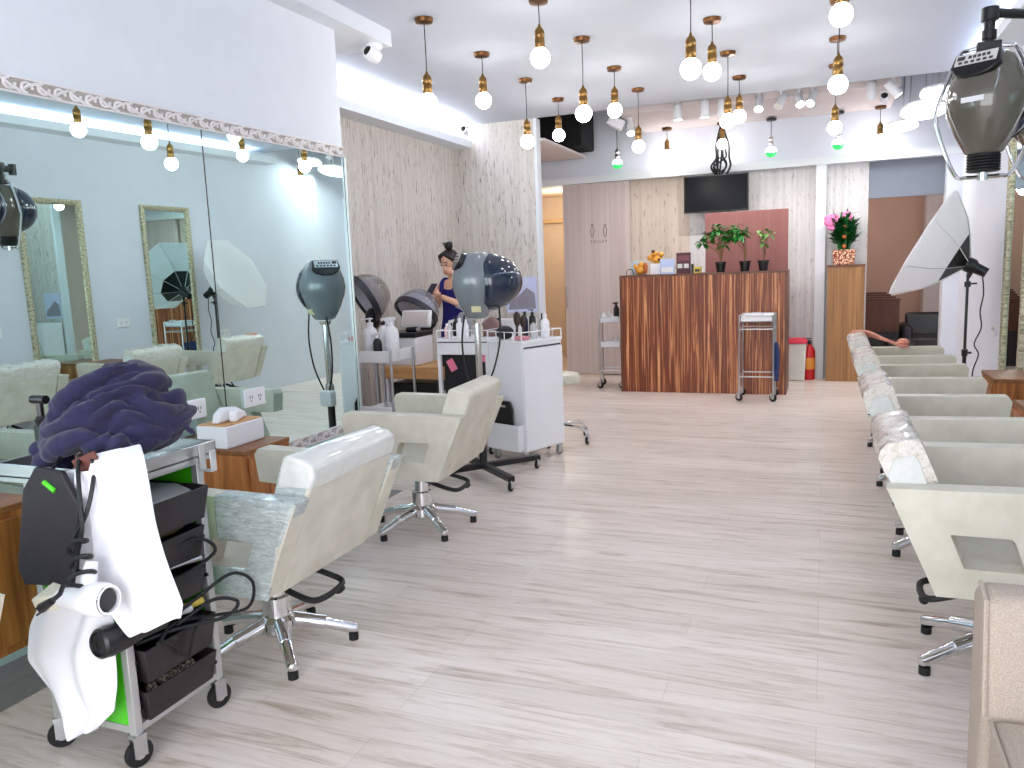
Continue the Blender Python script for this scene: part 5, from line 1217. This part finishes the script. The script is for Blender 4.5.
for z0, z1, out in TR:
    bm = new(); a0, a1, b = -hx + 0.02 + out, hx + 0.012 + out, hy - 0.022
    def rl(s, z): return [bm.verts.new((x, y, z)) for x, y in ((a0 + s, -b + s), (a1 - s, -b + s), (a1 - s, b - s), (a0 + s, b - s))]
    R1, R2, R3, R4 = rl(0.014, z0), rl(0, z1), rl(0.006, z1), rl(0.018, z0 + 0.005)
    for A, B in ((R1, R2), (R2, R3), (R3, R4)):
        for k in range(4): bm.faces.new((A[k], A[(k + 1) % 4], B[(k + 1) % 4], B[k]))
    bm.faces.new(R1[::-1]); bm.faces.new(R4)
    obj('drawer_tray', bm, black_tray, t, 0.003, smooth=False)
bm = new(); bx(bm, 0.191, 0.195, 0.13, 0.155, 0.79, 0.865); bx(bm, 0.191, 0.235, 0.13, 0.155, 0.786, 0.790); bx(bm, 0.231, 0.235, 0.13, 0.155, 0.79, 0.85); obj('side_hook', bm, alu, t, 0.002)

# contents of the trays
bm = new(); prism(bm, [(-0.10, 0.0), (0.10, 0.0), (0.12, 0.03), (0.06, 0.05), (-0.08, 0.045), (-0.12, 0.025)], -0.10, 0.12, 'y'); o = obj('grey_cloth', bm, grey_cloth, bevel=0.012, loc=(TX + 0.055, TY, 0.700)); tag(o, 'folded grey cloth in the top drawer of the green trolley', 'cloth')
t2 = thing('styling_brush', 'magenta handled brush in the second drawer of the green trolley', 'brush', (TX + 0.10, TY + 0.0, 0.600))
bm = new(); tube(bm, [(0.02, -0.10, 0.012), (0.03, -0.01, 0.022)], 0.017, 12); obj('handle', bm, magenta, t2)
bm = new(); tube(bm, [(0.03, -0.01, 0.022), (0.03, 0.06, 0.022), (0.02, 0.11, 0.02)], [0.010, 0.013, 0.008], 10); obj('head', bm, plain('olive_bristle', srgb(96, 92, 50), 0.7), t2)
t2 = thing('curling_iron', 'black curling iron on the third drawer of the green trolley', 'curling iron', (TX + 0.06, TY, 0.478))
bm = new(); tube(bm, [(0.02, -0.13, 0.02), (0.06, 0.02, 0.03)], 0.016, 12); obj('handle', bm, black_plas, t2)
bm = new(); tube(bm, [(0.06, 0.02, 0.03), (0.10, 0.13, 0.035)], 0.010, 12); obj('barrel', bm, steel, t2)
rng = random.Random(12)
def cord(label, pts, r=0.0055, mat=None, cat='cord'):
    bm = new(); tube(bm, smooth_path(pts, 6), r, 6); return tag(obj('power_cord', bm, mat or black_cord), label, cat, 'black cords on the green trolley')
def tl(x, y, z): return (TX + x, TY + y, z)
cord('black cord looping over the third drawer of the green trolley', [tl(0.10, -0.10, 0.50), tl(0.16, 0.0, 0.57), tl(0.19, 0.10, 0.585), tl(0.20, 0.15, 0.53), tl(0.17, 0.06, 0.49), tl(0.15, -0.06, 0.48), tl(0.12, -0.02, 0.40), tl(0.16, 0.05, 0.345)])
cord('black cord making the wide loop beyond the trolley posts towards the chair', [tl(0.13, -0.02, 0.35), tl(0.20, 0.08, 0.42), tl(0.24, 0.17, 0.455), tl(0.29, 0.20, 0.42), tl(0.29, 0.17, 0.35), tl(0.22, 0.10, 0.345), tl(0.17, 0.0, 0.36), tl(0.20, -0.10, 0.345)])
cord('black cord making the flat inner loop over the fourth drawer', [tl(0.17, 0.0, 0.35), tl(0.22, 0.10, 0.395), tl(0.27, 0.15, 0.375), tl(0.26, 0.10, 0.345), tl(0.19, -0.02, 0.352), tl(0.14, -0.12, 0.345)])
cord('black cord hanging in front of the fourth and fifth drawers', [tl(0.19, -0.08, 0.345), tl(0.205, -0.04, 0.31), tl(0.205, 0.0, 0.26), tl(0.21, 0.03, 0.33), tl(0.19, 0.08, 0.35), tl(0.15, 0.02, 0.345)])
t2 = thing('flat_iron', 'black and white hair iron lying on the fourth drawer of the trolley', 'hair iron', tl(0.10, 0.0, 0.335))
bm = new(); bx(bm, -0.018, 0.018, -0.13, 0.06, 0.0, 0.024, rot('Z', -18)); obj('arm', bm, black_plas, t2, 0.006)
bm = new(); bx(bm, -0.016, 0.016, 0.0, 0.10, 0.022, 0.042, rot('Z', -30)); obj('arm', bm, white_plas, t2, 0.006)
bm = new(); tube(bm, [(0.02, 0.06, 0.03), (0.05, 0.13, 0.04)], 0.012, 8); obj('tip', bm, yellow, t2)
k = 0
for yy in (-0.105, -0.068, -0.031, 0.006, 0.043, 0.080, 0.112):
    for q_ in (0.04, 0.10):
        bm = new(); tube(bm, [(-0.034, 0, 0), (0.034, 0.004, 0)], 0.0165, 12); o = obj('hair_roller', bm, mesh_r, loc=tl(q_, yy, 0.142 + 0.0), rotz=rng.uniform(-.25, .25))
        tag(o, 'mesh patterned hair roller in the bottom drawer of the green trolley', 'hair roller', 'hair rollers in the bottom drawer')
        bm = new(); tube(bm, [(-0.034, 0, 0), (0.034, 0, 0.004)], 0.0165, 12)
        if q_ == 0.10 and -0.1 < yy < 0.1:
            o = obj('hair_roller', bm, mesh_r, loc=tl(q_ - 0.01, yy + 0.018, 0.176), rotz=rng.uniform(-.5, .5)); tag(o, 'mesh patterned hair roller in the bottom drawer of the green trolley', 'hair roller', 'hair rollers in the bottom drawer')
        else: bm.free()

# navy cloth heaped on the top tray
def heap():
    bm = new(); cz = 0.872
    def lump(c_, r, rz=0, ry=0): ball(bm, c_, r, 24, 16, M=(Matrix.Rotation(rz, 3, 'Z') @ Matrix.Rotation(ry, 3, 'Y')))
    lump((0.02, 0.0, 0.905), (0.185, 0.175, 0.045)); lump((-0.02, -0.02, 0.95), (0.15, 0.15, 0.055), 0.3, 0.05)
    lump((0.0, 0.01, 1.00), (0.135, 0.13, 0.070), 0.2, -0.25); lump((0.10, 0.02, 0.955), (0.115, 0.15, 0.065), -0.2, 0.40); lump((0.01, 0.05, 1.055), (0.105, 0.095, 0.050), 0.1, 0.25)
    lump((-0.10, -0.06, 0.975), (0.065, 0.11, 0.050), 0, 0.30); lump((-0.12, -0.15, 0.885), (0.06, 0.055, 0.055), 0.3, -0.2); lump((0.04, -0.13, 0.915), (0.14, 0.06, 0.038), 0.05, 0.12)
    for pts, r in (([(-0.17, -0.13, 0.935), (-0.08, -0.18, 0.955), (0.04, -0.16, 0.985), (0.12, -0.08, 0.985), (0.20, 0.02, 0.935)], 0.026), ([(-0.16, -0.11, 0.985), (-0.07, -0.13, 1.02), (0.02, -0.06, 1.085), (0.05, 0.04, 1.10)], 0.024),
                   ([(-0.16, -0.17, 0.895), (-0.05, -0.195, 0.905), (0.08, -0.175, 0.925), (0.18, -0.11, 0.905)], 0.024), ([(0.02, -0.11, 1.02), (0.10, -0.09, 1.0), (0.17, -0.05, 0.95), (0.20, 0.02, 0.90)], 0.022),
                   ([(-0.05, -0.155, 0.98), (0.02, -0.145, 1.01), (0.05, -0.135, 0.975), (0.11, -0.12, 0.965)], 0.02), ([(0.06, -0.04, 1.06), (0.13, -0.02, 1.02), (0.18, 0.04, 0.95), (0.20, 0.10, 0.90)], 0.018)):
        tube(bm, smooth_path(pts, 5), [r * (0.6 + 0.4 * math.sin(PI * i / ((len(pts) - 1) * 5))) for i in range((len(pts) - 1) * 5 + 1)], 10)
    o = obj('navy_cloth', bm, navy, angle=80)
    r = o.modifiers.new('remesh', 'REMESH'); r.mode = 'VOXEL'; r.voxel_size = 0.006; r.use_smooth_shade = True
    sm = o.modifiers.new('smooth', 'SMOOTH'); sm.iterations = 4; sm.factor = 0.5
    dg = bpy.context.evaluated_depsgraph_get(); me = bpy.data.meshes.new_from_object(o.evaluated_get(dg))
    o.modifiers.clear(); o.data = me
    nr = [v.normal.copy() for v in me.vertices]
    for v, n in zip(me.vertices, nr):
        p = v.co
        wv = Vector((mnoise.noise(p * 6), mnoise.noise(p * 6 + Vector((9, 0, 0))), mnoise.noise(p * 6 + Vector((0, 7, 0))))) * 0.04
        q = p + wv
        a = abs(mnoise.noise(Vector((q.x * 4.5 + q.y * 3, q.y * 4 - q.x * 2, q.z * 19 - q.x * 8))))
        b = abs(mnoise.noise(Vector((q.x * 16 + q.z * 9, q.y * 12, q.z * 26 + q.x * 5))))
        v.co = p + n * (0.050 * min(a, 0.5) ** 0.75 + 0.014 * b - 0.016)
    for pl in me.polygons: pl.use_smooth = True
    ss = o.modifiers.new('soft', 'SMOOTH'); ss.iterations = 1; ss.factor = 0.4
    o.location = (TX + 0.015, TY + 0.02, -0.035); o.scale = (0.86, 0.98, 1.05)
    return tag(o, 'crumpled navy blue cloth heaped on the green trolley', 'cloth')
heap()
bm = new(); bx(bm, -0.035, 0.035, -0.004, 0.004, -0.022, 0.022, T(TX + 0.13, TY - 0.20, 0.89) @ rot('Z', 18) @ rot('Y', -22)); tag(obj('leather_patch', bm, brown_leather, bevel=0.003), 'brown leather patch peeking out under the navy cloth', 'leather strap')
t2 = thing('table_clamp', 'black clamp standing at the left end of the trolley top', 'clamp', tl(-0.205, -0.06, 0.868))
bm = new(); tube(bm, [(0, 0, 0.0), (0, 0, 0.16)], 0.010, 10); bx(bm, -0.02, 0.02, -0.015, 0.015, 0.0, 0.085); obj('post', bm, black_plas, t2, 0.003)
bm = new(); tube(bm, [(-0.028, 0, 0.16), (0.028, 0, 0.16)], 0.013, 10); obj('knob', bm, black_plas, t2)
bm = new(); lathe(bm, [(0.016, 0.085), (0.02, 0.10), (0.012, 0.112)], 12); obj('collar', bm, black_plas, t2)
carton('cardboard_box', 'small pale cardboard box behind the black clamp on the trolley', 'box', TX - 0.20, TY + 0.09, 0.838, 0.05, 0.10, 0.115, cardboard)

# white cape draped over the front of the trolley
def drape(name, label, cat, rows, mat, thick, ncol=26, amp=0.012, nf=4, seed=1, sub=1):
    """rows: (v, u_left, u_right, distance) of the sheet's outline where it hangs"""
    bm = new(); grid = []
    K = len(rows); rng = random.Random(seed)
    for i in range((K - 1) * 5 + 1):
        a = min(i // 5, K - 2); f = (i - a * 5) / 5; f2 = f
        A, B = rows[a], rows[a + 1]
        L = at(A[1] + (B[1] - A[1]) * f, A[0] + (B[0] - A[0]) * f, A[3] + (B[3] - A[3]) * f); Rr = at(A[2] + (B[2] - A[2]) * f, A[4] + (B[4] - A[4]) * f, A[5] + (B[5] - A[5]) * f)
        row = []
        for k in range(ncol + 1):
            s = k / ncol; p_ = L.lerp(Rr, s)
            p_.y -= amp * (0.35 + 0.65 * i / (5 * (K - 1))) * math.sin(nf * PI * s + seed + 0.12 * i) + 0.5 * amp * math.sin(9.1 * s + 0.3 * i + seed)
            row.append(bm.verts.new(p_))
        grid.append(row)
    for i in range(len(grid) - 1):
        for k in range(ncol): bm.faces.new((grid[i][k], grid[i][k + 1], grid[i + 1][k + 1], grid[i + 1][k]))
    return bm
# rows: v_left, u_left, u_right, Y_left, v_right, Y_right
b1 = drape('a', '', '', [(452, 98, 137, 1.50, 444, 1.52), (470, 92, 138, 1.44, 455, 1.46), (520, 90, 152, 1.425, 520, 1.43), (560, 92, 166, 1.42, 560, 1.43), (605, 104, 182, 1.42, 604, 1.43), (640, 127, 180, 1.42, 618, 1.43)], None, 0, amp=0.016, nf=3, seed=1)
b2 = drape('b', '', '', [(470, 62, 100, 1.445, 470, 1.45), (530, 62, 104, 1.445, 530, 1.445), (585, 46, 108, 1.435, 590, 1.44), (625, 29, 112, 1.43, 620, 1.44), (660, 27, 107, 1.43, 650, 1.44), (690, 44, 112, 1.42, 690, 1.44), (715, 62, 114, 1.42, 712, 1.44), (736, 76, 98, 1.42, 728, 1.43)], None, 0, amp=0.022, nf=4, seed=2)
me_ = bpy.data.meshes.new('tmp2'); b2.to_mesh(me_); b2.free(); b1.from_mesh(me_)
o = obj('salon_cape', b1, white_cloth, angle=80)
sd = o.modifiers.new('thick', 'SOLIDIFY'); sd.thickness = 0.006; o.modifiers.new('sub', 'SUBSURF').levels = 1
tag(o, 'white salon cape draped down the front of the green trolley', 'cape')

# black back mirror hanging at the left of the trolley front
def flat_px(bm, pts, Y0, th):
    A = [bm.verts.new(at(u, v, Y0)) for u, v in pts]; B = [bm.verts.new(v_.co + Vector((0, th, 0))) for v_ in A]
    bm.faces.new(A); bm.faces.new(B[::-1]); n = len(A)
    for i in range(n): bm.faces.new((A[i], B[i], B[(i + 1) % n], A[(i + 1) % n]))
t2 = thing('black_back_mirror', 'black chamfered back mirror with slot handle hung on the trolley front', 'hand mirror', at(55, 588, 1.435))
def rebase(o):
    o.data.transform(Matrix.Translation(-o.parent.location)); return o
bm = new(); flat_px(bm, [(22, 490), (34, 467), (60, 472), (78, 505), (74, 575), (64, 587), (24, 585), (17, 568)], 1.405, 0.018); o = rebase(obj('board', bm, black_mir, t2, 0.005))
bm = new(); pts = [at(44 + 11 * f, 482 + 9 * f, 1.4035) for f in (0, 0.33, 0.66, 1)]; tube(bm, pts, 0.007, 8); rebase(obj('handle_slot', bm, green_ac, t2))
bm = new(); tube(bm, [at(50, 472, 1.413), at(56, 464, 1.44), at(60, 458, 1.47)], 0.005, 6); rebase(obj('hanging_loop', bm, black_cord, t2))

# white hair dryer with coiled black cord
c0 = at(86, 599, 1.345)
t2 = thing('hair_dryer', 'white hair dryer hanging from its coiled black cord', 'hair dryer', c0)
ax = (at(108, 599, 1.350) - at(62, 597, 1.340)).normalized(); MD = ax.to_track_quat('Z', 'Y').to_matrix().to_4x4()
bm = new(); lathe(bm, [(0, -0.082), (0.024, -0.082), (0.028, -0.05), (0.036, -0.01), (0.043, 0.035), (0.042, 0.062), (0.036, 0.072), (0.031, 0.074), (0.031, 0.066), (0, 0.066)], 24, M=MD); obj('barrel', bm, white_plas, t2)
bm = new(); lathe(bm, [(0, 0.0665), (0.030, 0.0665), (0.026, 0.071), (0, 0.073)], 20, M=MD); obj('intake_grille', bm, black_plas, t2)
bm = new(); lathe(bm, [(0.0315, 0.073), (0.0375, 0.0715), (0.0375, 0.0755), (0.0315, 0.0755), (0.0315, 0.073)], 24, M=MD, caps=False); obj('silver_ring', bm, chrome, t2)
bm = new(); prism(bm, [(-0.022, -0.08), (0.022, -0.08), (0.038, -0.135), (-0.038, -0.135)], -0.022, 0.022, 'y', MD @ rot('Z', 15)); obj('nozzle', bm, cream_plas, t2, 0.005)
bm = new(); tube(bm, [(0, 0, 0.0), (-0.004, 0.02, 0.05), (-0.008, 0.035, 0.085)], [0.020, 0.020, 0.015], 12); obj('handle', bm, white_plas, t2)
pts = []
rng = random.Random(3)
for k in range(40):
    f = k / 39; a = f * 3.3 * 2 * PI
    pts.append(at(80 + 3 * math.sin(5 * f) + (13 - 3 * f) * math.cos(a), 588 - 52 * f + 4 * math.sin(a), 1.365 + 0.02 * f + 0.022 * math.sin(a)) - c0)
pts += [at(86, 515, 1.40) - c0, at(92, 490, 1.42) - c0, at(94, 468, 1.45) - c0, at(90, 452, 1.48) - c0]
pre = [at(50, 602, 1.235) - c0, at(60, 594, 1.25) - c0, at(66, 585, 1.30) - c0]
bm = new(); tube(bm, smooth_path(pre + pts, 3), 0.0058, 7); tube(bm, smooth_path([at(u_, v_, y_) - c0 for u_, v_, y_ in ((72, 588, 1.36), (76, 560, 1.385), (82, 530, 1.385), (80, 500, 1.40), (78, 470, 1.43), (80, 455, 1.47))], 4), 0.0058, 7); obj('coiled_cord', bm, black_cord, t2)
bm = new(); tube(bm, [at(52, 601, 1.235) - c0, at(42, 608, 1.235) - c0], [0.009, 0.013], 10); tube(bm, [at(41, 607, 1.235) - c0, at(35, 609, 1.235) - c0], 0.003, 6); tube(bm, [at(43, 611, 1.235) - c0, at(37, 615, 1.235) - c0], 0.003, 6); obj('plug', bm, black_plas, t2)
c1 = at(122, 636, 1.455)
t2 = thing('black_hair_dryer', 'black hair dryer lying under the white cape on the trolley', 'hair dryer', c1)
ax = (at(100, 643, 1.40) - at(150, 625, 1.55)).normalized(); MD = ax.to_track_quat('Z', 'Y').to_matrix().to_4x4()
bm = new(); lathe(bm, [(0, -0.13), (0.022, -0.13), (0.026, -0.06), (0.036, -0.01), (0.042, 0.04), (0.040, 0.065), (0.033, 0.072), (0.030, 0.064), (0, 0.064)], 24, M=MD); obj('barrel', bm, black_plas, t2)
bm = new(); lathe(bm, [(0, 0.0645), (0.029, 0.0645), (0.012, 0.069), (0.012, 0.066), (0, 0.066)], 20, M=MD); obj('intake_grille', bm, black_rub, t2)
